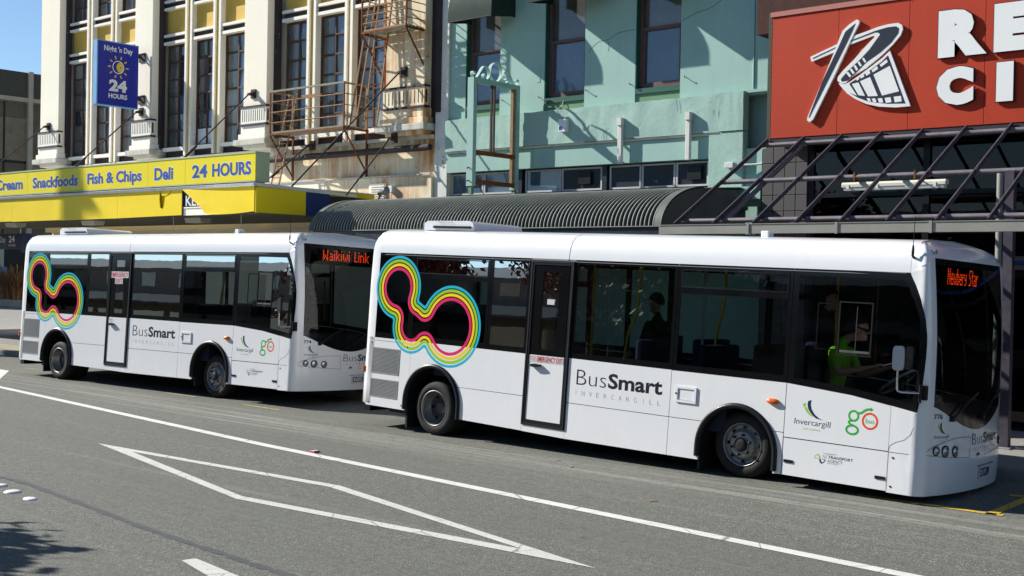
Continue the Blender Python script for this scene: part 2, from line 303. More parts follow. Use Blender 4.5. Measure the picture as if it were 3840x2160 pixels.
# ================================================================== ground
def sheet(name, x0, x1, y0, y1, z, mat):
    o = MB().face([(x0, y0, z), (x1, y0, z), (x1, y1, z), (x0, y1, z)]).build(name, mat); return tag(o, kind='structure')
sheet('ground', -400, 300, -300, 400, -.06, 'kerb')
road = sheet('road', -160, 80, -13.0, 14.42, 0, 'asphalt')
KY = 14.42
fp = MB().box(-160, 80, KY+.2, 140, -.05, .125).build('footpath', 'pavers'); tag(fp, kind='structure')
kb = MB().box(-160, -37, KY, KY+.2, -.05, .12).box(4, 80, KY, KY+.2, -.05, .12).build('kerb', 'kerb'); tag(kb, kind='structure')
km = MB().cbox(0, .99, KY, KY+.197, -.05, .135, .025); ks = km.build('kerb_stone', 'kerb', kb); ks.location = (-37, 0, 0)
for i in range(1, 41):
    c = ks.copy(); COL.objects.link(c); c.location = (-37+i, 0, random.uniform(-.003, .003)); c.parent = kb
# pavers that can be told apart on the corner, and the tactile strip beside the kerb
pm = MB().cbox(0, .585, 0, .385, .10, .135, .008)
first = None
for i in range(9):
    for j in range(9):
        if first is None: first = pm.build('paver', 'pavers', fp); p = first
        else: p = first.copy(); COL.objects.link(p); p.parent = fp
        p.location = (-35.2+i*.6+(j % 2)*.3, 15.55+j*.4, random.uniform(-.002, .002))
tm = MB().cbox(0, .395, 0, .395, .10, .137, .006); first = None
for i in range(16):
    for j in range(2):
        if first is None: first = tm.build('tactile_paver', 'paver_pale', fp); p = first
        else: p = first.copy(); COL.objects.link(p); p.parent = fp
        p.location = (-35.4+i*.4, KY+.25+j*.4, random.uniform(-.002, .002))

def gp(px, py): p = on(px, py, 2, 0); return (p.x, p.y)
def paint(name, quads, z, mat):
    b = MB()
    for q in quads: b.face([(x, y, z) for x, y in q])
    return b.build(name, mat, road)
# edge line
c0 = [gp(0, 1452), gp(996, 1670), gp(2400, 1956), gp(3300, 2138)]
d0 = Vector((c0[0][0]-c0[1][0], c0[0][1]-c0[1][1])).normalized(); c0 = [(c0[0][0]+d0.x*40, c0[0][1]+d0.y*40)]+c0
e = Vector((c0[-1][0]-c0[-2][0], c0[-1][1]-c0[-2][1])).normalized(); c0.append((c0[-1][0]+e.x*12, c0[-1][1]+e.y*12))
b = MB(); ribbon(b, c0, .15, lambda u, v, d: (u, v, d), .004); b.build('edge_line', 'line_white', road)
# diamond
O = [gp(367, 1663), gp(1274, 1822), gp(2236, 2133), gp(886, 1872)]; I = [gp(495, 1694.7), gp(1233, 1826.5), gp(1957, 2060), gp(907, 1861.5)]
paint('diamond_marking', [[O[k], O[(k+1) % 4], I[(k+1) % 4], I[k]] for k in range(4)], .004, 'line_old')
paint('lane_dash', [[gp(681, 2103), gp(734, 2095), gp(1000, 2205), gp(905, 2235)]], .004, 'line_old')
q1, q2 = gp(34, 1391), gp(-2, 1424); paint('crossing_bar', [[q1, q2, (q2[0]-3.2, q2[1]+.15), (q1[0]-3.2, q1[1]+.15)]], .004, 'line_white')
tp = [gp(-60, 1780), gp(80, 1808), gp(300, 1888), gp(560, 1986), gp(830, 2076), gp(1010, 2136), gp(1200, 2190)]
b = MB(); pts = smooth2(tp, 12); ribbon(b, pts, [.075+.035*math.sin(i*1.7)*math.sin(i*.61) for i in range(len(pts))], lambda u, v, d: (u, v, d), .0035); b.build('tar_joint', 'tar', road)
# yellow bus-stop box
def strip(p, q, w): 
    p, q = Vector(p), Vector(q); t = (q-p).normalized(); n = Vector((-t.y, t.x))*w/2
    return [tuple(p+n), tuple(q+n), tuple(q-n), tuple(p-n)]
A = gp(3640, 1917); B = gp(3746, 1932); t = Vector((B[0]-A[0], B[1]-A[1])).normalized()
paint('stop_box_line', [strip((A[0]-1.2*t.x, A[1]-1.2*t.y), (B[0]+.04, B[1]), .09), strip(gp(3712, 1930), gp(3905, 1850), .11), strip(gp(3785, 1858), gp(3905, 1868), .11)], .005, 'line_yellow')
paint('stop_line_worn', [strip(gp(624, 1474), gp(735, 1490), .08), strip(gp(912, 1518), gp(1048, 1538), .08), strip(gp(95, 1383), gp(150, 1386), .08)], .005, 'line_yellow_worn')

def stud(px, py, mat, name, label, cat, group=None, r=.085, h=.02, rot=.3):
    x, y = gp(px, py); o = MB()
    n = 18; rows = [[(math.cos(2*math.pi*j/n)*r*k, math.sin(2*math.pi*j/n)*r*k, z) for j in range(n)] for k, z in ((1, .0), (.97, h*.35), (.8, h*.8), (.45, h), (.05, h*1.02))]
    o.grid(rows, 0, True, True); o.face(rows[-1]); ob = o.build(name, mat); ob.location = (x, y, .001); tag(ob, label, cat, group); return ob
stud(47, 1846, 'white_plastic', 'road_stud', 'whole white domed ceramic button on the road by the tar joint', 'road stud', 'white road buttons')
s2 = stud(112, 1872, 'white_plastic', 'road_stud', 'chipped white ceramic button with a bite out of it on the road', 'road stud', 'white road buttons'); s2.scale = (1, .7, .8)
stud(-4, 1823, 'white_plastic', 'road_stud', 'white domed button cut off by the picture edge beside the whole one', 'road stud', 'white road buttons')
x, y = gp(1179, 1697); rs = thing('reflector_stud', 'small red reflective marker stuck on the road beside the white edge line', 'reflector', (x, y, 0))
MB().prism([(-.06, 0), (.06, 0), (.035, .022), (-.035, .022)], lambda u, v, d: (x+u, y+d, v+.002), -.05, .05).build('body', 'plate_white', rs); MB().prism([(.057, .0035), (.062, .0035), (.038, .0235), (.034, .0235)], lambda u, v, d: (x+u, y+d, v+.002), -.045, .045).build('lens', 'decal_red', rs)
MB().face([(x-.05, y-.052, .004), (x+.05, y-.052, .004), (x+.035, y-.0505, .023), (x-.035, y-.0505, .023)]).build('lens', 'decal_red', rs)
lb = ['curled yellow leaf lying on the road beside the white edge line', 'dry tan leaf lying on the asphalt by the tyre marks', 'pale brown leaf lying on the asphalt alongside the bus', 'small dry leaf on the road by the far bus', 'brown leaf on the road under the parked bus side']
for k, (px, py) in enumerate(((2140, 1752), (2092, 1727), (2445, 1880), (865, 1551), (1468, 1643))):
    x, y = gp(px, py); a = random.random()*6; L = MB(); pts = [(-.05, 0), (-.02, .018), (.02, .02), (.055, 0), (.02, -.018), (-.02, -.016)]
    L.add([(u*math.cos(a)-v*math.sin(a), u*math.sin(a)+v*math.cos(a), .012+.25*abs(v)+.1*abs(u)) for u, v in pts], [(0, 1, 2, 3, 4, 5)]); o = L.build('fallen_leaf', 'flax_tan'); o.location = (x, y, -.004); tag(o, lb[k], 'leaf', 'leaves on the road')
# ================================================================== cream building
FY = 18.5
cb = thing('cream_building', 'cream plastered building with ochre panels and tall small-paned windows above yellow canopy', 'building', (-26.6, FY+4, 0))
TOP = 13.0; X0, X1 = -35.25, -17.95
bays = [dict(L=-33.95, R=-30.12, win=[(-33.94, -32.91), (-32.60, -31.60), (-31.28, -30.2)]), dict(L=-28.92, R=-25.05, win=[(-28.90, -27.87), (-27.55, -26.59), (-26.26, -25.15)]), dict(L=-23.82, R=-19.9, win=[(-23.75, -22.77), (-22.44, -21.40), (-21.12, -20.0)])]
pil = [(-35.2, -34.1), (-29.95, -29.07), (-24.93, -24.0), (-19.72, -18.5)]
# back wall behind the windows, with ends
b = MB().box(X0, X1, FY+.24, FY+8, 0, TOP); b.build('wall', 'cream', cb)
MB().box(X0, -24.0, FY+.02, FY+.238, 3.3, 5.28).build('wall', 'cream', cb); MB().box(-23.998, X1-.003, FY+.021, FY+.238, 3.3, 5.28).build('wall', 'cream_rust', cb)
for i, (a, c) in enumerate(pil):
    PFY = FY-.22
    o = MB().cbox(a, c, PFY, FY+.236, 5.28, TOP, .012); pl = o.build('pilaster', 'cream_rust' if i == 3 else 'cream', cb)
    # slotted grille block
    g = MB(); gx0, gx1 = a-.02, c+.06; g.box(gx0, gx1, PFY-.06, PFY+.1, 5.90, 6.30); g.build('grille_block', 'cream_rust' if i == 3 else 'white_paint', pl)
    for z0, z1 in ((6.30, 6.345), (5.86, 5.90)): MB().box(gx0-.02, gx1+.02, PFY-.085, PFY+.1, z0+.001, z1-.001).build('band', 'plum_black', pl)
    ns = 11; sl = None
    for k in range(ns):
        x = gx0+.07+(gx1-gx0-.14)*k/(ns-1)
        if sl is None: sl = MB().box(-.012, .012, PFY-.063, PFY-.05, 5.96, 6.24).build('slot', 'plum_black', pl, local=False); sl.location = (x, 0, 0)
        else: q = sl.copy(); COL.objects.link(q); q.parent = pl; q.location = (x, 0, 0)
    MB().box(gx1-.004, gx1+.004, PFY-.02, PFY+.03, 5.96, 6.24).build('slot', 'plum_black', pl)
    for k, (z0, z1, ex) in enumerate(((5.66, 5.86, .03), (5.52, 5.655, .10), (5.37, 5.515, .22))):
        MB().cbox(a-ex, c+ex*.6, PFY-.03-ex*.5, FY+.2, z0, z1, .015).build('plinth_step', 'mould_white' if k == 2 else ('cream_rust' if i == 3 else 'white_paint'), pl)
    # dark strip beside the pilaster
    MB().box(c+.0, c+.155, FY-.02, FY+.1, 5.55, TOP).build('dark_strip', 'plum_black', cb)
# pale end pier with peeling paint
MB().box(-18.32, X1-.005, FY-.05, FY+.236, 3.3, TOP).build('end_pier', 'peel_white', cb)
MB().box(-18.33, -18.16, FY-.075, FY-.052, 5.75, TOP).build('dark_strip', 'plum_black', cb)
winN = 0
def pane_win(name, x0, x1, z0, z1, rows, cols, y, parent, broken=0):
    fr = MB(); t = .045
    fr.box(x0, x0+t, y-.03, y+.03, z0, z1).box(x1-t, x1, y-.03, y+.03, z0, z1).box(x0+t, x1-t, y-.03, y+.03, z0, z0+t).box(x0+t, x1-t, y-.03, y+.03, z1-t, z1)
    for r in range(1, rows): zz = z0+(z1-z0)*r/rows; fr.box(x0+t, x1-t, y-.025, y+.02, zz-.02, zz+.02)
    for c in range(1, cols): xx = x0+(x1-x0)*c/cols; fr.box(xx-.02, xx+.02, y-.028, y+.022, z0+t, z1-t)
    w = fr.build('window', 'frame_brown', parent)
    for r in range(rows):
        for c in range(cols):
            a0 = x0+(x1-x0)*c/cols; a1 = x0+(x1-x0)*(c+1)/cols; h0 = z0+(z1-z0)*r/rows; h1 = z0+(z1-z0)*(r+1)/rows
            k = random.random(); mt = 'pane_grey' if (c == 0 and k < .7) else ('pane_blue_reflection' if c == 1 and k < .6 else ('pane_curtain' if k > .9 else 'pane_dark'))  # blue panes of the second column imitate reflected sky
            if broken and r == 0: mt = 'letter_white'
            tl = random.uniform(-.012, .012); tw = random.uniform(-.012, .012)
            MB().face([(a0+.01, y+.006+tl, h0+.01), (a1-.01, y+.006+tl+tw, h0+.01), (a1-.01, y+.006-tl+tw, h1-.01), (a0+.01, y+.006-tl, h1-.01)]).build('pane', mt, w)
for bi, ba in enumerate(bays):
    ww = ba['win']; L, Rr = ba['L'], ba['R']
    # fins between the windows: two white ribs and a recessed ochre strip
    for k in range(2):
        a, c = ww[k][1], ww[k+1][0]; rib = .085
        f = MB().box(a, a+rib, FY, FY+.22, 5.3, TOP).box(c-rib, c, FY, FY+.22, 5.3, TOP); fo = f.build('fin', 'white_paint', cb)
        MB().box(a+rib, c-rib, FY+.05, FY+.2, 5.3, TOP).build('fin_strip', 'ochre_rust' if bi == 2 else 'ochre', fo)
    for k, (a, c) in enumerate(ww):
        pane_win('window', a, c, 5.56, 8.36, 6, 2, FY+.2, cb, broken=(bi == 1 and k == 1))
        MB().box(a, c, FY+.03, FY+.23, 5.46, 5.555).build('window_sill', 'white_paint', cb)
        MB().box(a, c, FY+.14, FY+.235, 5.29, 5.455).build('sill_panel', 'plum_black', cb)
        # spandrel: white ledge, dark band, white ledge, ochre panel, then the same above
        s = MB()
        MB().box(a, c, FY+.02, FY+.236, 8.362, 8.44).build('ledge', 'white_paint', cb); MB().box(a, c, FY+.09, FY+.235, 8.442, 8.57).build('dark_band', 'plum_black', cb)
        MB().box(a, c, FY+.02, FY+.236, 8.572, 8.64).build('ledge', 'white_paint', cb); MB().box(a, c, FY+.15, FY+.235, 8.642, 9.30).build('ochre_panel', 'ochre', cb)
        MB().box(a, c, FY+.02, FY+.236, 9.302, 9.37).build('ledge', 'white_paint', cb); MB().box(a, c, FY+.09, FY+.235, 9.372, 9.50).build('dark_band', 'plum_black', cb)
        MB().box(a, c, FY+.02, FY+.236, 9.502, 9.57).build('ledge', 'white_paint', cb)
        pane_win('window', a, c, 9.572, 12.2, 6, 2, FY+.2, cb)
# wall below the third bay: pipe, projecting lower panels, louvre, boxes
pp = MB().tube([(-24.0, FY-.16, 4.98), (-18.36, FY-.16, 5.0)], .075, 12); pp.build('drain_pipe', 'iron_dark', cb)
for x0, x1 in ((-24.0, -21.9), (-21.89, -20.75), (-20.74, -19.6), (-19.59, -18.36)): MB().cbox(x0, x1, FY-.10, FY+.018, 3.3, 4.40, .008).build('wall_panel', 'cream_rust' if x0 > -22 else 'cream', cb)
MB().box(-24.0, -18.36, FY-.135, FY-.10, 4.402, 4.435).build('ledge', 'mould_white', cb)
lv = MB().box(-20.32, -19.78, FY-.125, FY-.103, 3.80, 4.27).build('louvre', 'cream', cb)
for k in range(8): MB().prism([(0, 0), (-.03, -.012), (-.03, -.02), (0, -.006)], lambda u, v, d, k=k: (d, FY-.127+u, 3.85+k*.053+v), -20.29, -19.81).build('slat', 'white_paint', lv)
MB().cbox(-19.62, -19.5, FY-.19, FY-.10, 4.05, 4.2, .01).build('switch_box', 'white_plastic', cb)
MB().cbox(-19.1, -18.75, FY-.16, FY-.02, 5.42, 5.5, .01).build('wall_lamp', 'galv', cb)
MB().box(-24.0, -18.36, FY-.06, FY+.02, 5.2, 5.28).build('ledge', 'mould_white', cb)

# ================================================================== yellow shop canopy
CY = 15.0; CX = -20.0
can = thing('shop_canopy', 'flat yellow street canopy with blue lettering hung on rods from the cream building', 'canopy', (-28, CY+1.7, 3.4))
XL = -44.0
MB().box(XL, CX-.005, CY+.06, FY-.24, 3.42, 3.47).build('soffit', 'soffit', can)
MB().box(XL, CX-.01, CY+.06, FY-.24, 3.472, 4.0).build('deck', 'fascia_yellow', can)
MB().box(XL, -19.99, CY+.05, FY-.25, 4.004, 4.03).build('roof_sheet', 'flash_alu', can)
MB().prism([(0, 0), (.05, .0), (.07, .06), (.02, .09), (0, .09)], lambda u, v, d: (d, CY-u, 3.985+v), XL, CX+.01).build('flashing', 'flash_alu', can)
FX = XZ(CY)
xs = [XL, -36.2, -33.2, -30.28, -27.75, -25.19, -22.60]
for i in range(len(xs)-1):
    a, c = xs[i]+.004, xs[i+1]-.004
    if i < len(xs)-2: MB().prism([(a, 3.40), (c, 3.41), (c, 3.98), (a, 3.98)], FX, -.01, .012).build('fascia_panel', 'fascia_yellow', can)
    else:   # the panel with the knocked-in hole
        ho = [(-23.46, 3.915), (-23.36, 3.86), (-23.25, 3.85), (-23.27, 3.70), (-23.33, 3.58), (-23.44, 3.62), (-23.47, 3.80)]
        MB().prism([(a, 3.41), (c, 3.44), (c, 3.985), (-23.0, 3.985), (-23.05, 3.90), (-23.25, 3.85)]+ho[3:6]+[(-23.47, 3.80), (-23.46, 3.985), (a, 3.985)], FX, -.01, .012).build('fascia_panel', 'fascia_yellow', can)
        MB().prism([(-23.43, 3.985), (-23.03, 3.985), (-23.07, 3.93), (-23.2, 3.885), (-23.36, 3.875)], FX, .0, .016).build('torn_flap', 'fascia_yellow', can)
# the peeled panel: curved torn edge, old sign behind
cur = smooth2([(-22.52, 3.99), (-22.36, 3.90), (-22.18, 3.80), (-22.03, 3.70), (-21.93, 3.66), (-21.84, 3.60), (-21.72, 3.50), (-21.64, 3.45), (-21.55, 3.432)], 5)
rows = []
outl = cur+[(-21.2, 3.435), (-20.6, 3.455), (-20.03, 3.475), (-20.03, 3.995)]
b = MB(); cu = [(u, v) for u, v in cur]
top = [(-22.52+(-20.03+22.52)*i/(len(cu)-1), 3.992) for i in range(len(cu))]; right = (-20.03, 3.475)
g = []
for i, (u, v) in enumerate(cu):
    tgt = (-20.03, 3.992-(3.992-3.475)*i/(len(cu)-1)); row = []
    for k in range(9):
        q = k/8; curl = .05*(1-q)**3+.012; row.append((u+(tgt[0]-u)*q, CY-curl-.004*math.sin(q*5), v+(tgt[1]-v)*q+(-.02*math.sin(q*math.pi) if i > len(cu)-4 else 0)))
    g.append(row)
b.grid(g, 0, True); b.build('peeled_panel', 'fascia_yellow', can)
os_ = MB().box(-22.58, -21.3, CY+.02, CY+.055, 3.60, 3.98).build('old_sign', 'navy_face', can)
b = MB(); put_text(b, 'KELT', -22.50, -21.70, 3.635, 3.86, XZ(CY+.018), 0, bold=.01); b.build('lettering', 'letter_white', os_)
MB().box(-22.58, -21.3, CY+.02, CY+.06, 3.43, 3.598).build('old_fascia', 'white_paint', can)
MB().box(-22.58, -21.3, CY+.005, CY+.03, 3.585, 3.61).build('old_rail', 'white_paint', can)
MB().box(-22.592, -22.575, CY-.01, CY+.05, 3.43, 3.99).build('panel_post', 'iron_dark', can)
# end face, in shade
for y0, y1, mt in ((CY+.0, 16.29, 'fascia_yellow'), (16.294, 16.95, 'fascia_blue'), (16.954, FY-.22, 'navy_face')):
    MB().box(CX-.004, CX+.014, y0, y1, 3.45, 4.0-(y1-CY)*.03).build('end_panel', mt, can)
MB().prism([(0, 3.99), (.05, 3.99), (.05, 4.06), (0, 4.06)], lambda u, v, d: (CX+.03-u, d, v-(d-CY)*.03), CY-.03, 17.7).build('end_flashing', 'flash_alu', can)
# raised sign boxes
SY = CY-.05; sx = [XL, -38, -34.9, -32.1, -29.41, -26.71, -23.88, -22.43, -19.95]
words = [None, None, None, ('Ice Cream', -31.85, -29.65), ('Snackfoods', -29.13, -26.92), ('Fish & Chips', -26.48, -24.14), ('Deli', -23.62, -22.89), ('24', -22.17, -21.62)]
sb = MB().box(XL, -19.96, SY+.012, SY+.36, 4.10, 4.655).build('sign_box', 'sign_edge_green', can)
for z0, z1 in ((4.655, 4.69), (4.075, 4.10)): MB().box(XL, -19.95, SY-.012, SY+.37, z0+.001, z1-.001).build('sign_trim', 'sign_edge_green', can)
for i in range(len(sx)-1):
    sp = MB().box(sx[i]+.004, sx[i+1]-.006, SY, SY+.01, 4.102, 4.653).build('sign_panel', 'sign_yellow', can)
    if words[i]:
        w, a, c = words[i]; desc = any(ch in w for ch in 'pygj'); b = MB(); z0, z1 = (4.155, 4.50) if desc else (4.22, 4.50)
        put_text(b, w, a-.012, c+.012, z0-.012, z1+.012, XZ(SY-.001), 0, bold=.045); b.build('lettering_edge', 'letter_white', sp)
        b = MB(); put_text(b, w, a, c, z0, z1, XZ(SY-.004), 0, bold=.03); b.build('lettering', 'blue_letter', sp)
        if w == '24':
            b = MB(); put_text(b, 'HOURS', -21.452, -20.088, z0-.012, z1+.012, XZ(SY-.001), 0, bold=.045); b.build('lettering_edge', 'letter_white', sp)
            b = MB(); put_text(b, 'HOURS', -21.44, -20.1, z0, z1, XZ(SY-.004), 0, bold=.03); b.build('lettering', 'blue_letter', sp)
# rods and wall brackets
def tie(x, z, xe, ze, ye=16.4, parent=can):
    wy = FY-.24; t = MB()
    t.box(x-.09, x+.09, wy-.02, wy+.03, z-.11, z+.11).prism([(0, 0), (-.16, -.06), (-.16, -.11), (0, -.10)], lambda u, v, d: (x+d, wy+u, z+.06+v), -.05, .05)
    br = t.build('rod_bracket', 'iron_dark', parent)
    MB().tube([(x, wy-.14, z-.02), (xe, ye, ze)], .018, 8).tube([(x+(xe-x)*.55, wy-.14+(ye-wy+.14)*.55, z-.02+(ze-z)*.55), (x+(xe-x)*.68, wy-.14+(ye-wy+.14)*.68, z-.02+(ze-z)*.68)], .032, 8).build('tie_rod', 'iron_dark', br)
for x, z in ((-34.66, 6.50), (-29.56, 6.57), (-24.5, 6.64)): tie(x, z, x, 4.05, 15.4)
for x, z in ((-22.2, 5.23),): tie(x, z, x, 4.05, 16.6)
tie(-19.12, 6.67, -19.6, 4.0, 15.6); tie(-19.4, 5.24, -19.4, 3.9, 16.9)
# soffit lamps and hanging sign
for k, x in enumerate((-27.6, -23.1, -31.6)):
    MB().prism([(-.16, 0), (-.12, -.11), (.12, -.11), (.16, 0)], lambda u, v, d: (x+d, 15.75+u, 3.418+v), -.3, .3).build('soffit_lamp', 'lamp_body', can)
for x in (-22.95, -20.5): MB().tube([(x, 15.02, 3.42), (x+.01, 15.02, 3.06)], .006, 5).tube([(x+.01, 15.02, 3.06), (x+.01, 15.02, 3.03)], .014, 6).build('hanger_wire', 'galv', can)
us = thing('hanging_sign', 'dark blue sign with white 24 hours lettering hung under the yellow canopy', 'sign', (-37.2, 18.2, 2.7))
MB().box(-38.4, -36.15, 18.2, 18.3, 2.77, 3.26).build('face', 'blue_dim', us)
MB().box(-36.145, -35.6, 18.2, 18.3, 2.67, 3.26).build('end_panel', 'fascia_blue', us)
b = MB(); put_text(b, '24', -36.95, -36.55, 2.98, 3.2, XZ(18.195), 0, bold=.03); put_text(b, 'HOURS', -36.95, -36.5, 2.86, 2.93, XZ(18.195), 0, bold=.02); put_text(b, "Night 'n Day", -38.35, -37.15, 2.92, 3.18, XZ(18.195), 0, bold=.01); b.build('lettering', 'letter_white', us)
for x in (-38.2, -36.3): MB().tube([(x, 18.25, 3.26), (x, 18.25, 3.425)], .015, 6).build('hanger', 'galv', us)

# ================================================================== blue projecting sign
bs = thing('projecting_sign', "tall blue box sign with yellow sun and moon emblem bracketed off the cream pilaster", 'sign', (-29.5, 17.5, 6.6))
YN, YF, ZB, ZT = 16.90, 18.12, 6.64, 8.33; bx0, bx1 = -29.66, -29.5
MB().box(bx0, bx1, YN, YF, ZB, ZT).build('box', 'blue_sign', bs)
MB().box(bx0-.01, bx1+.008, YN-.03, YN-.001, ZB-.01, ZT+.01).build('edge_strip', 'blue_edge', bs)
MB().box(bx0-.01, bx1+.006, YN, YF+.005, ZT+.001, ZT+.025).box(bx0-.01, bx1+.006, YN, YF+.005, ZB-.025, ZB-.001).build('trim', 'blue_edge', bs)
YZ = lambda x: (lambda u, v, d: (x+d, u, v)); FB = YZ(bx1+.003)
Y = lambda f: YN+(YF-YN)*f
b = MB(); put_text(b, "Night 'n Day", Y(.15), Y(.85), 8.04, 8.24, FB, 0, bold=.02); put_text(b, '24', Y(.28), Y(.72), 7.02, 7.34, FB, 0, bold=.05); put_text(b, 'HOURS', Y(.27), Y(.73), 6.83, 6.96, FB, 0, bold=.035); b.build('lettering', 'letter_white', bs)
cy_, cz_, rr = Y(.5), 7.68, .165
b = MB(); circ = lambda r, n=32: [(cy_+r*math.cos(2*math.pi*k/n), cz_+r*math.sin(2*math.pi*k/n)) for k in range(n)]
ribbon(b, circ(rr), .022, FB, .001, 0, True); b.build('emblem_ring', 'letter_white', bs)
b = MB(); b.face([FB(cy_+.05+.105*math.cos(2*math.pi*k/28), cz_+.135*math.sin(2*math.pi*k/28), .002) for k in range(28)]); b.build('emblem_moon', 'sun_yellow', bs); b = MB()
for k in range(10):
    a = 2*math.pi*(k+.5)/10-.31; p = lambda r, da: FB(cy_+r*math.cos(a+da), cz_+r*math.sin(a+da), .001)
    b.face([p(.225, -.075), p(.31, -.055), p(.31, .055), p(.225, .075)])
b.build('emblem_rays', 'sun_yellow', bs)
b = MB(); b.face([FB(cy_+.06+(.06 if k % 2 == 0 else .025)*math.cos(math.pi/2+math.pi*k/5), cz_+(.06 if k % 2 == 0 else .025)*math.sin(math.pi/2+math.pi*k/5), .004) for k in range(10)]); b.build('emblem_star', 'letter_white', bs)
b = MB(); b.face([FB(cy_+.06+(.038 if k % 2 == 0 else .016)*math.cos(math.pi/2+math.pi*k/5), cz_+(.038 if k % 2 == 0 else .016)*math.sin(math.pi/2+math.pi*k/5), .006) for k in range(10)]); b.build('emblem_star', 'blue_sign', bs)
for z in (8.06, 6.9):
    MB().box(-29.7, -29.4, FY-.25, FY-.205, z-.12, z+.12).tube([(-29.58, 18.0, z), (-29.58, FY-.23, z)], .03, 8).bar((-29.45, FY-.25, z+.1), (-29.55, 18.12, z), .03, .03).bar((-29.7, FY-.25, z+.1), (-29.58, 18.12, z), .03, .03).build('bracket', 'iron_dark', bs)

# ================================================================== fire escape
fe = thing('fire_escape', 'rusty iron fire escape with two slatted landings and leaning ladders on cream wall', 'fire escape', (-21, 18.1, 5.4))
FE = 17.75; wy = FY-.02
def landing(x0, x1, z, rails, hz, planks, mat_rail):
    for k in range(planks):
        y0 = FE+(wy-.1-FE)*k/planks; y1 = FE+(wy-.1-FE)*(k+1)/planks-.025
        MB().box(x0+.02, x1-.02, y0, y1, z, z+.035).build('plank', 'plank_grey', fe)
    MB().bar((x0, FE, z-.03), (x0, wy, z-.03), .04, .05).bar((x1, FE, z-.03), (x1, wy, z-.03), .04, .05).bar((x0, FE-.005, z-.025), (x1, FE-.005, z-.025), .03, .045).build('landing_frame', 'rust', fe)
    for x in (x0, x1):
        MB().bar((x, FE, z-.05), (x, wy-.02, z-1.0), .03, .03).build('brace', 'rust', fe); MB().bar((x, wy-.03, z), (x, wy-.03, z-1.15), .045, .045).build('wall_leg', 'rust', fe)
        MB().bar((x, FE, z), (x, FE, z+hz), .032, .032).build('rail_post', 'rust', fe); MB().bar((x, wy-.05, z), (x, wy-.05, z+hz), .045, .045).build('rail_post', 'rust_pale', fe)
    MB().bar((x0-.03, FE, z+hz), (x1+.02, FE, z+hz), .05, .04).build('top_rail', mat_rail, fe)
    for x in (x0, x1): MB().bar((x, FE, z+hz-.01), (x, wy-.05, z+hz-.01), .036, .036).build('end_rail', 'rust_pale', fe)
    for k in range(1, rails+1):
        zz = z+hz*k/(rails+1); MB().tube([(x0, FE, zz), (x1, FE, zz)], .014, 6).tube([(x0, FE, zz), (x0, wy-.05, zz)], .012, 6).tube([(x1, FE, zz), (x1, wy-.05, zz)], .012, 6).build('mid_rail', 'rust_pale', fe)
landing(-23.15, -20.5, 5.52, 3, .99, 5, 'plank_grey')
landing(-19.95, -18.55, 7.55, 5, 1.05, 6, 'rust')
def ladder(p0, p1, w, n, rail2=None):
    p0, p1 = Vector(p0), Vector(p1); wx = Vector((w, 0, 0)) if abs((p1-p0).x) < .8 else Vector((0, .3, 0)); 
    for o in (Vector((0, 0, 0)), wx): MB().bar(p0+o, p1+o, .036, .024).build('ladder_rail', 'rust_pale', fe)
    lo = MB()
    for k in range(n): q = p0+(p1-p0)*((k+.6)/n); lo.tube([q, q+wx], .011, 6)
    lo.build('rungs', 'rust', fe)
ladder((-20.05, 17.95, 5.55), (-19.75, 18.2, 9.2), .42, 15)
ladder((-20.35, 17.8, 5.57), (-19.95, 18.05, 8.7), .2, 1)
ladder((-23.35, 17.9, 4.05), (-23.0, 18.2, 6.5), .3, 9)
MB().bar((-22.6, 18.25, 6.42), (-21.9, 18.25, 6.40), .06, .06).build('gate_rail', 'rust_pale', fe)
b = MB()
for k in range(9):
    x = -23.1+k*.11; b.tube(smooth2([(x+random.uniform(-.05, .05), FE+.05+random.uniform(0, .3), 5.56+j*.12) for j in range(9)], 3), .004, 4)
b.build('dead_vine', 'iron_dark', fe)
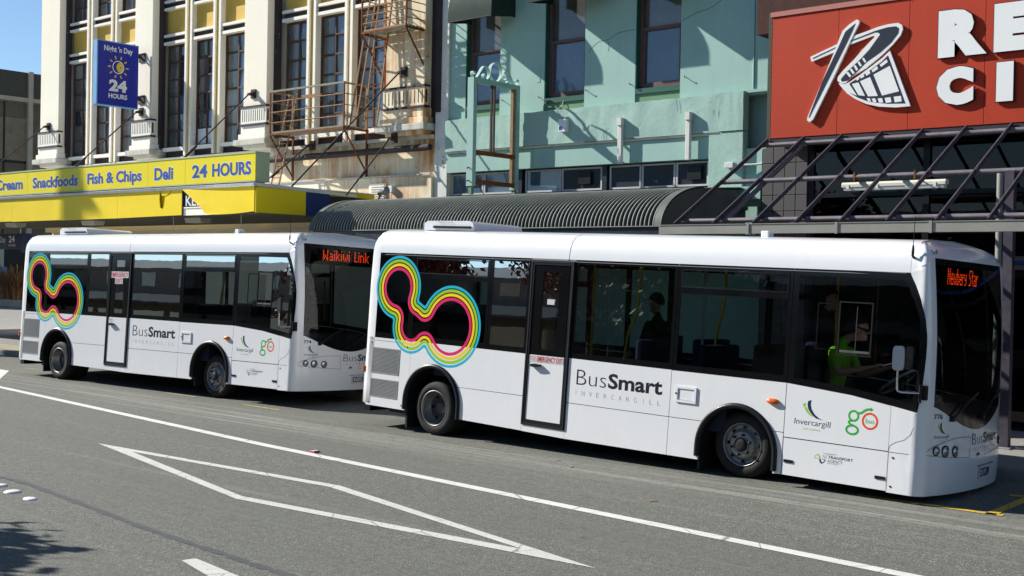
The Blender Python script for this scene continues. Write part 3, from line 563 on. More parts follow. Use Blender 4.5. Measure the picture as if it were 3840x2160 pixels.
# ================================================================== green building
gb = thing('green_building', 'pale green plastered building with tall sash windows and a cracked projecting ledge', 'building', (-14, FY+4, 0))
GX0, GX1 = -17.945, -10.26
gw = [(-17.49, -16.52), (-15.33, -14.32), (-13.12, -12.12)]
edges = [GX0]+[e for w in gw for e in w]+[GX1]
for k in range(0, len(edges), 2): MB().box(edges[k], edges[k+1], FY, FY+.3, 5.5, 10).build('wall_pier', 'green_smooth', gb)
MB().box(GX0, GX1, FY+.3, FY+8, 0, 10).build('wall', 'green_smooth', gb)
for a, c in gw: MB().box(a, c, FY, FY+.3, 8.6, 10).build('wall_head', 'green_smooth', gb)
for k, (a, c) in enumerate(gw):
    y = FY+.16
    w = MB(); t = .07
    w.box(a+.005, a+t, y-.04, y+.1, 5.86, 8.6).box(c-t, c-.005, y-.04, y+.1, 5.86, 8.6).box(a+t, c-t, y-.05, y+.1, 5.82, 5.92).box(a+t, c-t, y-.03, y+.06, 6.90, 6.965).box(a+t, c-t, y-.03, y+.06, 8.5, 8.6)
    w.box(a+t, a+t+.05, y-.02, y+.05, 5.92, 6.9).box(c-t-.05, c-t, y-.02, y+.05, 5.92, 6.9)
    wo = w.build('window', 'sash_brown', gb)
    tl = random.uniform(-.01, .01)
    MB().face([(a+t, y+.02+tl, 5.92), (c-t, y+.02-tl, 5.92), (c-t, y+.02, 6.9), (a+t, y+.02, 6.9)]).build('pane', 'pane_blue_reflection', wo)  # lighter blue lower pane imitates a reflection
    MB().face([(a+t, y+.045, 6.96), (c-t, y+.045-tl, 6.96), (c-t, y+.045, 8.5), (a+t, y+.045, 8.5)]).build('pane', 'pane_grey', wo)
    MB().box(a+.003, a+.02, FY+.003, y-.045, 5.72, 8.6).build('reveal', 'green_dark', wo)
    MB().prism([(0, 0), (.17, .015), (.17, .14), (.04, .10), (0, .10)], lambda u, v, d: (d, FY+u, 5.71+v), a+.004, c-.004).build('window_sill', 'green_dark', wo)
    MB().box(a+.003, c-.003, FY+.03, FY+.3, 5.5, 5.708).build('sill_lip', 'green_lip', wo)
# ledge: rough upper band and smoother lower band, pier at the right end
def rough_band(name, x0, x1, y0, z0, z1, mat, amp=.012, nx=60):
    b = MB(); rows = []
    for j in range(5):
        z = z0+(z1-z0)*j/4; rows.append([(x0+(x1-x0)*i/nx, y0+random.uniform(-amp, amp)*(.3 if j in (0, 4) else 1), z+(random.uniform(-.006, .006) if j == 4 else 0)) for i in range(nx+1)])
    b.grid(rows, 0, True); top = rows[-1]; b.grid([top, [(x, FY+.05, z1+.012) for x, y, z in top]], 0, False); bot = rows[0]; b.grid([[(x, FY+.05, z0) for x, y, z in bot], bot], 0, False)
    b.face([rows[j][0] for j in range(5)]+[(x0, FY+.05, z1+.012), (x0, FY+.05, z0)]); b.face([rows[j][-1] for j in range(5)]+[(x1, FY+.05, z1+.012), (x1, FY+.05, z0)])
    return b.build(name, mat, gb)
rough_band('ledge', GX0+.003, -11.21, FY-.13, 4.87, 5.54, 'green_paint')
rough_band('ledge', -11.2, -10.72, FY-.14, 4.88, 5.56, 'green_paint', .008, 8)
MB().prism([(0, 0), (.03, 0), (.05, .035), (0, .045)], lambda u, v, d: (d, FY-.085-u, 4.822+v), GX0+.003, -11.205).build('moulding', 'mould_white', gb)
MB().cbox(GX0+.003, -15.52, FY-.08, FY+.05, 4.42, 4.82, .006).build('lower_band', 'green_smooth', gb); MB().cbox(-15.515, -11.42, FY-.08, FY+.05, 4.42, 4.82, .006).build('lower_band', 'green_smooth', gb)
MB().cbox(-11.41, -10.72, FY-.12, FY+.05, 3.55, 4.87, .008).build('end_pier', 'green_paint', gb)
MB().box(-10.715, GX1, FY-.04, FY+.05, 3.55, 4.56).build('end_pier', 'green_smooth', gb)
MB().box(-10.71, GX1-.04, FY-.06, FY-.001, 5.53, 5.58).build('moulding', 'green_smooth', gb)
MB().box(-11.3, GX1, FY-.3, FY-.125, 3.66, 3.88).build('lower_band', 'green_smooth', gb)
MB().tube([(-10.6, FY-.012, 5.6), (-10.62, FY-.012, 9.9)], .012, 5).build('conduit', 'green_smooth', gb)
# row of small windows over the curved canopy
MB().box(GX0+.003, -11.42, FY+.12, FY+.29, 3.4, 4.42).build('window_recess', 'dark_panel', gb)
hop = [(-17.98, -17.0, 'pane_blue_reflection'), (-16.98, -16.05, 'pane_blue_reflection'), (-15.84, -14.91, 'pane_blue_reflection'), (-14.89, -13.90, 'dark_panel'), (-13.72, -12.99, 'dark_panel'), (-12.97, -12.23, 'dark_panel'), (-12.21, -11.52, 'dark_panel')]
for a, c, mt in hop:
    a = max(a, GX0+.02); y = FY+.09; t = .035
    f = MB().box(a, c, y-.02, y+.03, 3.95, 3.95+t).box(a, c, y-.02, y+.03, 4.40-t, 4.40).box(a, a+t, y-.02, y+.03, 3.95+t, 4.40-t).box(c-t, c, y-.02, y+.03, 3.95+t, 4.40-t).build('small_window', 'alu_white', gb)
    tl = random.uniform(-.008, .008); MB().face([(a+t, y+.005+tl, 3.95+t), (c-t, y+.005-tl, 3.95+t), (c-t, y+.005-tl, 4.40-t), (a+t, y+.005+tl, 4.40-t)]).build('pane', mt, f)
for a in (-14.45, -11.95): MB().cbox(a, a+.3, FY+.035, FY+.075, 4.06, 4.32, .01).build('extractor_fan', 'black_trim', gb)
for x in (-15.95, -13.81): MB().box(x-.05, x+.05, FY+.03, FY+.118, 3.9, 4.42).build('mullion', 'dark_panel', gb)
for x in (-17.7, -17.2, -16.4): MB().bar((x, FY+.06, 4.36), (x+.16, FY+.06, 4.0), .012, .012).build('window_stay', 'black_trim', gb)
# fittings on the wall
for x in (-13.3, -11.8):
    o = MB().box(x-.05, x+.05, FY-.245, FY-.14, 5.12, 5.26); o.cbox(x-.045, x+.045, FY-.215, FY-.14, 4.40, 5.12, .01); o.build('cable_cover', 'pvc', gb)
ab = MB().cbox(-14.76, -14.58, FY-.24, FY-.13, 5.08, 5.33, .012).build('alarm_box', 'white_plastic', gb); MB().box(-14.745, -14.66, FY-.244, FY-.2405, 5.12, 5.19).build('alarm_badge', 'blue_letter', ab)
MB().tube(smooth2([(-14.7, FY-.15, 5.33), (-14.83, FY-.15, 5.45), (-14.9, FY-.14, 5.53), (-14.86, FY-.03, 5.62), (-14.82, FY+.02, 5.8)], 4), .006, 5).build('cable', 'pvc', ab)
sk = MB().cbox(-11.02, -10.85, FY-.22, FY-.125, 4.22, 4.32, .012).build('junction_box', 'pvc', gb); MB().tube(smooth2([(-10.86, FY-.16, 4.27), (-10.45, FY-.1, 4.27), (-10.33, FY-.08, 4.3), (-10.29, FY-.08, 4.42), (-10.28, FY-.08, 4.7)], 4), .018, 7).build('cable', 'pvc', sk)
for x, z in ((-15.42, 5.83), (-14.24, 5.87), (-13.2, 5.9), (-11.98, 5.92), (-17.6, 5.82), (-16.4, 5.85)): MB().tube([(x, FY+.01, z), (x, FY-.07, z), (x, FY-.07, z+.03)], .008, 5).build('wall_hook', 'iron_dark', gb)
MB().box(-15.52, -15.44, FY-.006, FY-.001, 6.15, 6.45).build('repair_plate', 'green_paint', gb)
for d_, pts in ((0, [(-14.25, 6.62), (-14.0, 6.78), (-13.75, 6.82), (-13.5, 6.92), (-13.15, 6.94)]), (0, [(-12.1, 6.95), (-11.8, 7.05), (-11.5, 7.12), (-11.2, 7.28), (-11.0, 7.32)]), (0, [(-13.78, 6.8), (-13.74, 6.7), (-13.76, 6.6)]), (1, [(-17.3, 5.5), (-17.22, 5.3), (-17.25, 5.1)]), (1, [(-13.6, 5.1), (-13.72, 5.0), (-13.7, 4.9)]), (1, [(-12.1, 5.5), (-12.06, 5.3)])):
    cr = MB(); ribbon(cr, smooth2([(u, v+random.uniform(-.02, .02)) for u, v in pts], 5), .010, XZ(FY-(.145 if d_ else .002)), 0); cr.build('crack', 'green_dark', gb)
# awnings
for k, (a, c, lab) in enumerate(((-17.32, -16.12, 'dark green curved awning over the sash window nearest the fire escape'), (-15.14, -13.75, 'dark green curved awning over the sash window behind the empty sign frame'), (-12.98, -11.6, 'dark green curved awning over the sash window nearest the red cinema'))):
    aw = thing('window_awning', lab, 'awning', ((a+c)/2, FY-.2, 7.5), 'awnings over the sash windows')
    rz = 0 if k == 0 else .13
    prof = [(FY-.01-.74*math.sin(q), 7.62+rz+.75*math.cos(q)) for q in [math.pi/2*i/9 for i in range(10)]]+[(FY-.75, 7.44+rz)]
    MB().grid([[(x, y, z+(.012*math.sin(i*1.9) if j == 10 else 0)) for i, x in enumerate(np.linspace(a, c, 14))] for j, (y, z) in enumerate(prof)], 0, True).build('cover', 'awning', aw)
    for x in (a, c): MB().face([(x, y, z) for y, z in prof]+[(x, FY-.5, 7.46+rz), (x, FY-.15, 7.52+rz), (x, FY-.01, 7.52+rz)]).build('end_cover', 'awning', aw)
    MB().tube([(a, FY-.745, 7.44+rz), (c, FY-.745, 7.44+rz)], .012, 6).build('front_bar', 'iron_dark', aw)

# ================================================================== curved corrugated canopy
bc = thing('curved_canopy', 'curved dark corrugated iron canopy in front of the green building', 'canopy', (-14.8, 16.5, 3.0))
BX0, BX1, BY, BZ = -19.0, -10.58, 15.7, 3.085
def bprof(q): return (BY+1.33-1.33*math.cos(q), BZ+.68*math.sin(q))
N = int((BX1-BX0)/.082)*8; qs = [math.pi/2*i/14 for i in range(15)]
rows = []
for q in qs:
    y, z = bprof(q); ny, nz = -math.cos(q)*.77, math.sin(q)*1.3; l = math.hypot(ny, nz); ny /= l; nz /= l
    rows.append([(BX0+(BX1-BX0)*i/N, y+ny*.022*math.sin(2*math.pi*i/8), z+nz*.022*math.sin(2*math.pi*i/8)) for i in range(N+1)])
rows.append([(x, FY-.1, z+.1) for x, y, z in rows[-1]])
sh_ = MB().grid(rows, 0, True); nc_ = len(rows[0])-1; sh_.m = [1 if (k % nc_) % 8 in (0, 1, 2, 3) else 2 for k in range(len(sh_.f))]; sh_.m = [(1 if (k % nc_) % 8 in (1, 2) else (0 if (k % nc_) % 8 in (0, 3) else 2)) for k in range(len(sh_.f))]; sh_.build('corrugated_sheet', ['corrugated', 'corrugated_crest_lit', 'corrugated_valley_shaded'], bc, fix=False)  # crests coloured as sunlit, valleys as shaded, for the rib contrast
for x, w in ((BX1, .12), (BX0-.1, .1)):
    ep = [(bprof(q)) for q in qs]+[(17.95, 3.80), (17.95, BZ)]
    MB().prism(ep, lambda u, v, d: (d, u, v), x+.003, x+.012).build('end_cap', 'corrugated_end', bc)
    lip = [[(x-(.0 if w > .11 else -.1)+dx, bprof(q)[0]-.03*math.cos(q), bprof(q)[1]+.03*math.sin(q)) for dx in (-.12, .014)] for q in qs]
    MB().grid(lip, 0, True).build('end_flashing', 'corrugated_end', bc)
MB().box(BX0, BX1+.01, BY+.0, BY+.05, 2.86, 3.075).build('front_board', 'dark_panel', bc)
MB().tube([(BX0, BY-.02, 3.085), (BX1+.02, BY-.02, 3.085)], .014, 6).build('drip_edge', 'corrugated_end', bc)
MB().box(BX0, BX1, BY+.05, FY-.01, 2.92, 2.95).build('soffit', 'green_dark', bc)
fl = thing('spot_lamp', 'small chrome floodlight on a bent stem standing on the curved canopy', 'lamp', (-19.05, 17.3, 3.85))
x, y, z = on(1414, 757, 1, 17.25)[:]
MB().tube([(x, y, z-.02), (x+.06, y, z+.08), (x+.12, y, z+.16)], .02, 7).build('stem', 'iron_dark', fl)
MB().lathe([(.0, -.12), (.05, -.11), (.06, 0), (.085, .08), (.09, .12)], lambda u, v, d: (x+.17+d, y+u, z+.2+v+d*.25), 18).build('reflector', 'chrome', fl); MB().disc((0, 0), .087, lambda u, v, d: (x+.17+d, y+u, z+.2+v+d*.25), .118).build('lens', 'lamp_clear', fl)

# ================================================================== empty sign frame on the curved canopy
sf = thing('empty_sign_frame', 'empty green steel sign frame with scrollwork on top standing on curved canopy', 'sign frame', (-15.85, 17.6, 3.85))
SX = -15.85; ya, yb = 16.93, 18.30; zt, zb = 6.08, 3.98
MB().box(SX-.10, SX+.06, ya, ya+.10, zb, zt).build('upright', 'green_smooth', sf); MB().box(SX-.10, SX+.06, yb-.10, yb, zb, zt-.002).build('upright', 'green_smooth', sf)
MB().box(SX-.10, SX+.06, ya+.102, yb-.102, zt-.09, zt-.003).build('head_rail', 'green_smooth', sf)
MB().box(SX-.03, SX+.04, ya+.102, yb-.102, 4.60, 4.68).build('cross_bar', 'rust', sf); MB().box(SX-.03, SX+.04, ya+.102, yb-.102, 4.03, 4.11).build('cross_bar', 'rust', sf)
for y in (17.50, 17.58): MB().box(SX-.02, SX+.02, y, y+.03, 4.68, zt-.09).build('inner_bar', 'iron_dark', sf)
MB().box(SX-.04, SX+.03, yb-.17, yb-.102, 4.11, zt-.1).build('inner_post', 'rust_pale', sf)
for y in (ya+.015, yb-.08): MB().box(SX-.05, SX+.03, y, y+.07, 3.82, zb).build('foot', 'green_lip', sf)
for z in (4.3, 4.05): MB().tube([(SX-.02, ya, z+.03), (SX+.0, ya-.08, z+.03), (SX+.0, ya-.08, z)], .012, 5).build('hook', 'rust', sf)
def scroll(pts):
    pts = smooth2(pts, 6); L = MB(); L.grid([[(SX-.05, y, z), (SX+.03, y, z)] for y, z in pts], 0, True); L.grid([[(SX-.05, y, z+.008), (SX+.03, y, z+.008)] for y, z in pts], 0, True); L.build('scroll', 'green_smooth', sf)
c = (ya+yb)/2; zz = zt
scroll([(c-.06, zz), (c-.16, zz+.12), (c-.14, zz+.28), (c, zz+.36), (c+.14, zz+.28), (c+.16, zz+.12), (c+.06, zz)])
for s in (-1, 1): scroll([(c+s*.28, zz+.06), (c+s*.34, zz+.10), (c+s*.36, zz+.04), (c+s*.26, zz), (c+s*.19, zz+.1), (c+s*.25, zz+.24), (c+s*.36, zz+.24), (c+s*.46, zz+.12), (c+s*.56, zz), (c+s*.66, zz+.02), (c+s*.67, zz+.1), (c+s*.6, zz+.11), (c+s*.6, zz+.06)])

# ================================================================== cinema
ci = thing('cinema_building', 'cinema building with dark tiled pier, brown glass front and brick wall above its red sign', 'building', (-3, FY+3, 0))
CX0, CX1 = -10.25, 7.0
MB().box(CX0, CX1, FY+2.5, FY+3, 0, 10).build('back_wall', 'shop_dark', ci); MB().box(CX0, CX1, 17.95, FY+2.5, 6.4, 10).build('brick_wall', 'brick_old', ci)
MB().box(CX0, CX1, 18.35, FY+2.5, 4.5, 6.39).build('bulkhead', 'cinema_dark', ci); MB().box(CX0, CX1, 18.3, FY+2.5, .1, .126).build('shop_floor', 'shop_dark', ci); MB().box(CX1, CX1+.3, 18, FY+3, 0, 10).build('end_wall', 'brick_old', ci)
pier = MB().box(CX0, -9.37, 18.22, 18.7, .1, 4.5).build('pier', 'shop_dark', ci)
tile = MB().cbox(.004, .205, 18.205, 18.225, .004, .265, .006); t0 = None
for i in range(4):
    for j in range(16):
        o = tile.build('tile', 'tile_grey', pier) if t0 is None else t0.copy()
        if t0 is None: t0 = o
        else: COL.objects.link(o); o.parent = pier
        o.location = (t0.location.x, 0, 0) if False else (CX0+.02+i*.21, random.uniform(-.002, .002), .2+j*.27)
for i in range(16):
    o = MB().cbox(-9.371, -9.362, 18.23+.004, 18.69, .2+i*.27+.004, .2+i*.27+.265, .003).build('tile', 'tile_grey', pier)
MB().box(-10.27, -10.12, 18.05, 18.2, 6.55, 10).build('down_pipe', 'blue_letter', ci)
gx = [-9.35, -7.40, -5.55, -3.6, -1.7, .3, 2.3, 4.4, CX1]
for i in range(len(gx)-1):
    for z0, z1 in ((.15, 2.5), (2.58, 3.66), (3.72, 4.5)):
        tl = random.uniform(-.012, .012); MB().face([(gx[i]+.05, 18.3+tl, z0), (gx[i+1]-.05, 18.3-tl, z0), (gx[i+1]-.05, 18.3-tl, z1), (gx[i]+.05, 18.3+tl, z1)]).build('shop_pane', 'shop_glass', ci)
    MB().box(gx[i]-.05, gx[i]+.05, 18.25, 18.35, .13, 4.5).build('mullion', 'black_trim', ci)
    for z in (2.54, 3.69, .14): MB().box(gx[i]+.05, gx[i+1]-.05, 18.26, 18.34, z-.04, z+.03).build('transom', 'black_trim', ci)
MB().box(-5.3, -4.6, 18.9, 19.0, .2, 2.2).build('display_panel', 'blue_dim', ci); MB().box(-4.2, -3.3, 19.2, 19.3, .6, 1.6).build('display_panel', 'shop_dark', ci)
# red sign
RY = 17.8
rs_ = thing('cinema_sign', 'big red panel sign with film strip emblem and raised white lettering over steel canopy', 'sign', (-5, RY+.1, 4.6))
rx = [-9.87, -8.69, -7.53, -6.38, -5.22, -4.06, -2.9, -1.74, -.58, .58, 1.74, 2.9]
MB().box(-9.87, 2.9, RY+.02, RY+.14, 4.60, 6.62).build('backing', 'cinema_dark', rs_)
for i in range(len(rx)-1): MB().cbox(rx[i]+.003, rx[i+1]-.003, RY, RY+.018, 4.62, 6.61, .003).build('panel', 'cinema_red', rs_)
MB().box(-9.9, 2.9, RY-.02, RY+.16, 6.622, 6.70).build('top_cap', 'red_cap', rs_); MB().box(-9.94, -9.875, RY+.0, RY+.4, 4.58, 6.70).build('side_strip', 'pebble_dark', rs_); MB().box(-9.87, 2.9, RY-.01, RY+.2, 4.52, 4.598).build('bottom_rail', 'cinema_dark', rs_)
b = MB(); 
for i in range(1, len(rx)-1):
    for z in (4.68, 5.1, 5.6, 6.1, 6.55): b.cbox(rx[i]+.02, rx[i]+.032, RY-.004, RY+.002, z, z+.012, .002)
b.build('rivets', 'red_cap', rs_)
LP = PXY(RY-.05)
def lg(pts): return [LP(3040+x/3.45, 60+y/3.45) for x, y in pts]
stemw = [(598, 45), (630, 62), (628, 95), (545, 265), (480, 400), (300, 790), (30, 1340), (-15, 1375), (-45, 1350), (-40, 1310), (300, 480), (350, 350), (415, 190), (500, 110)]
stemn = [(585, 92), (540, 200), (470, 350), (300, 690), (0, 1285), (-20, 1320), (-25, 1310), (150, 850), (330, 470), (370, 385), (450, 205)]
armw = [(-5, 528), (350, 360), (378, 385), (330, 455), (10, 592)]; armn = [(28, 542), (370, 382), (365, 397), (30, 556)]
boww = [(535, 262), (700, 205), (870, 140), (1000, 105), (1130, 88), (1180, 115), (1190, 170), (1160, 250), (1060, 370), (900, 520), (705, 680), (600, 740), (510, 800), (440, 872), (385, 870), (342, 835), (350, 785), (420, 700), (560, 560), (700, 400), (830, 265), (800, 255), (500, 372), (470, 345)]
bown = [(480, 330), (640, 268), (830, 193), (990, 145), (1105, 132), (1142, 160), (1130, 225), (1040, 345), (900, 470), (715, 600), (520, 800), (490, 830), (400, 850), (390, 815), (470, 720), (650, 550), (760, 430), (895, 240), (880, 215), (830, 212), (640, 285), (485, 342)]
filw = [(1025, 450), (1290, 1165), (1100, 1183), (880, 1172), (720, 1138), (570, 1070), (470, 1000), (385, 905), (360, 866), (440, 884), (510, 850), (640, 760), (800, 640), (930, 540)]
filn = [(1000, 510), (1225, 1130), (1000, 1135), (850, 1120), (740, 1105), (620, 1060), (490, 990), (600, 1030), (500, 880), (520, 860), (640, 790), (800, 680), (920, 590)]
cells = [[(815, 760), (1025, 645), (1145, 975), (925, 1030)], [(640, 845), (770, 790), (870, 1035), (745, 1040)], [(535, 880), (620, 860), (705, 1035), (620, 1025)], [(895, 630), (985, 560), (1000, 595), (915, 660)], [(790, 700), (860, 645), (875, 685), (805, 730)], [(708, 745), (760, 708), (775, 740), (725, 775)], [(640, 785), (685, 755), (697, 785), (650, 810)], [(590, 815), (625, 790), (632, 815), (600, 838)], [(1075, 1045), (1170, 1033), (1180, 1105), (1090, 1118)], [(960, 1060), (1035, 1050), (1048, 1115), (975, 1125)], [(868, 1068), (925, 1062), (940, 1120), (888, 1122)], [(790, 1070), (835, 1065), (855, 1115), (815, 1118)], [(725, 1065), (765, 1062), (783, 1108), (745, 1105)]]
slits = [[(665, 550), (688, 538), (718, 590), (698, 606)], [(603, 598), (628, 586), (662, 640), (640, 655)], [(553, 645), (580, 635), (615, 690), (590, 710)], [(505, 690), (530, 680), (570, 735), (545, 755)], [(455, 735), (485, 722), (525, 775), (505, 795)]]
lf = XZ(RY)
for nm, wp, np_, d in (('emblem_ribbon', boww, bown, .135), ('emblem_arm', armw, armn, .139), ('emblem_stem', stemw, stemn, .145), ('emblem_film', filw, filn, .142)):
    e_ = MB().prism(lg(wp), lf, .012, d-.09).build(nm, 'logo_white', rs_)
    MB().face([lf(u, v, d-.087) for u, v in lg(np_)]).build('emblem_ink', 'logo_navy', e_)
    if nm in ('emblem_ribbon', 'emblem_film'):
        b = MB()
        for q in (slits if nm == 'emblem_ribbon' else cells): b.face([lf(u, v, d-.085) for u, v in lg(q)])
        b.build('emblem_cells', 'logo_white', e_)
def sign_letter(ch, x0, x1, z0, z1):
    b = MB(); put_text(b, ch, x0, x1, z0, z1, lf, .026, bold=.085, thick=.03); l = b.build('letter', 'logo_white', rs_)
    b = MB(); put_text(b, ch, x0-.012, x1+.012, z0-.012, z1+.012, lf, .012, bold=.085, thick=.035); b.build('letter_side', 'letter_side', l)
for ch, x0, x1 in (('R', -7.06, -6.34), ('E', -6.24, -5.68), ('A', -5.58, -4.82), ('D', -4.70, -4.02), ('I', -3.9, -3.66), ('N', -3.52, -2.84), ('G', -2.72, -2.0)): sign_letter(ch, x0, x1, 5.65, 6.35)
for ch, x0, x1 in (('C', -7.07, -6.52), ('I', -6.19, -5.95), ('N', -5.72, -5.1), ('E', -4.9, -4.42), ('M', -4.25, -3.5), ('A', -3.35, -2.72), ('S', -2.6, -2.05)): sign_letter(ch, x0, x1, 4.93, 5.5)
# steel canopy frame
st = thing('steel_canopy_frame', 'open dark steel canopy frame of sloping rafters and pipes below red cinema sign', 'canopy frame', (-4, 16.4, 3))
raf = [-9.9, -9.24]+[-8.58+.655*i for i in range(17)]
for x in raf: MB().bar((x, 15.03, 3.07), (x, 17.78, 4.60), .022, .065).build('rafter', 'steel_purple', st)
MB().tube([(-9.2, 15.3, 3.13), (-9.2, 17.6, 4.42)], .04, 10).build('brace_pipe', 'pipe_purple', st)
for y, z in ((17.7, 4.50), (16.4, 3.80), (15.3, 3.14)): MB().tube([(-9.95, y, z), (2.2, y, z)], .038, 10).build('purlin_pipe', 'pipe_purple', st)
for x in raf: 
    for y, z in ((16.4, 3.80), (15.3, 3.14)): MB().prism([(-.09, -.02), (.09, -.02), (0, .06)], lambda u, v, d: (x+d, y+u, z+.02+v), .018, .026).build('cleat', 'steel_purple', st)
MB().prism([(0, 0), (.13, 0), (.13, .13), (.115, .13), (.115, .015), (.015, .015), (.015, .14), (-.01, .14), (-.01, .13), (0, .13)], lambda u, v, d: (d, 14.93+u, 2.93+v), -10.1, 2.2).build('gutter', 'gutter_grey', st)
for x in (-8.6, -7.26, -5.98, -4.7, -3.4, -2.1): MB().box(x-.02, x+.02, 14.915, 14.928, 2.92, 3.075).build('gutter_bracket', 'gutter_grey', st)
for x in (-5.53, -.3): 
    MB().tube([(x-.03, 16.19, .125), (x-.03, 16.19, 3.75)], .048, 14).build('post', 'gutter_grey', st); MB().box(x+.03, x+.15, 16.16, 16.28, .125, 3.78).build('post', 'steel_purple', st); MB().cbox(x-.12, x+.2, 16.08, 16.33, .125, .145, .004).build('base_plate', 'galv', st)
MB().box(-5.5, -.33, 16.2, 16.25, 2.55, 2.6).build('rail', 'fascia_blue', st)
ft = thing('strip_light', 'long white weatherproof fluorescent light hung under the steel canopy frame', 'light', (-7.25, 16.7, 3.68))
MB().prism([(-.07, .02), (.07, .02), (.07, .06), (.05, .09), (-.05, .09), (-.07, .06)], lambda u, v, d: (d, 16.65+u, 3.65+v), -8.0, -6.45).build('housing', 'lamp_body', ft); MB().prism([(-.065, .019), (.065, .019), (.05, -.03), (-.05, -.03)], lambda u, v, d: (d, 16.65+u, 3.65+v), -7.97, -6.48).build('diffuser', 'letter_white', ft)
for x in (-7.9, -7.45, -7.0, -6.6): MB().box(x-.02, x+.02, 16.572, 16.577, 3.645, 3.70).build('clip', 'white_plastic', ft)
for x in (-7.7, -6.8): MB().box(x-.012, x+.012, 16.41, 16.64, 3.735, 3.745).box(x-.012, x+.012, 16.36, 16.41, 3.735, 3.86).build('strap', 'rust', ft)
# ================================================================== buses
TAU = R(1.3); BW = 2.34; TS, TCs = math.sin(TAU), math.cos(TAU)
_pl = smooth2([(1.40, 0), (1.70, 0), (1.95, 0), (2.012, .012), (2.06, .045), (2.095, .10), (2.12, .20), (2.165, .36), (2.20, .60), (2.225, .88), (2.235, 1.17)], 8)
_len = [1.40]
for i in range(1, len(_pl)): _len.append(_len[-1]+math.hypot(_pl[i][0]-_pl[i-1][0], _pl[i][1]-_pl[i-1][1]))
LH = _len[-1]
def plan(t):
    """walks round the front: side, corner, front, other side; returns x, y, outward normal"""
    mir = t > LH
    if mir: t = 2*LH-t
    if t <= 1.40: x, y, nx, ny = t, 0, 0, -1
    else:
        i = min(max(1, int(np.searchsorted(_len, t))), len(_pl)-1); f = (t-_len[i-1])/(_len[i]-_len[i-1]); a, b = _pl[i-1], _pl[i]
        x, y = a[0]+(b[0]-a[0])*f, a[1]+(b[1]-a[1])*f; l = math.hypot(b[0]-a[0], b[1]-a[1]); nx, ny = (b[1]-a[1])/l, -(b[0]-a[0])/l
    return (x, BW-y, nx, -ny) if mir else (x, y, nx, ny)
def S(s, h, off=0.0):
    x, y, nx, ny = plan(s); lean = h*TS
    yy = y+lean*(1 if y < BW/2 else -1)*max(0, 1-abs(nx)*1.0); q = min(1, max(0, (h-1.1)/1.5)); x = x-max(0, x-2.07)*.8*q*q-max(0, min(1, (x-1.98)/.1))*.045*max(0, h-1.7)**1.3; return (x+nx*off, yy+ny*off, h*TCs)
def SL(s, h, off=0.0):            # kerb side, mirrored
    x, y, z = S(s, h, off); return (x, BW-y, z)
def arc(cx, cz, r, a0, a1, n=14): return [(cx+r*math.cos(R(a0+(a1-a0)*i/n)), cz+r*math.sin(R(a0+(a1-a0)*i/n))) for i in range(n+1)]
RA = (-4.955, .33, .513); FA = (-.073, .332, .489)
WT, WB = 2.435, 1.166
EDGE = [(2.016, .997), (2.045, 1.18), (2.066, 1.40), (2.078, 1.60), (2.078, 1.79), (2.05, 1.98), (1.975, 2.173), (1.905, 2.33), (1.849, 2.424)]
def edge_s(h):
    if h <= EDGE[0][1]: return EDGE[0][0]
    for a, b in zip(EDGE, EDGE[1:]):
        if h <= b[1]: return a[0]+(b[0]-a[0])*(h-a[1])/(b[1]-a[1])
    return EDGE[-1][0]
TWS = 2.235
def ring_frame(mb, s0, s1, h0, h1, w, fn, d0, d1, wb=None, wt=None):
    wb = w if wb is None else wb; wt = w if wt is None else wt
    for a, b, c, e in ((s0, s1, h0, h0+wb), (s0, s1, h1-wt, h1), (s0, s0+w, h0+wb, h1-wt), (s1-w, s1, h0+wb, h1-wt)): mb.prism([(a, c), (b, c), (b, e), (a, e)], fn, d0, d1)
    return mb
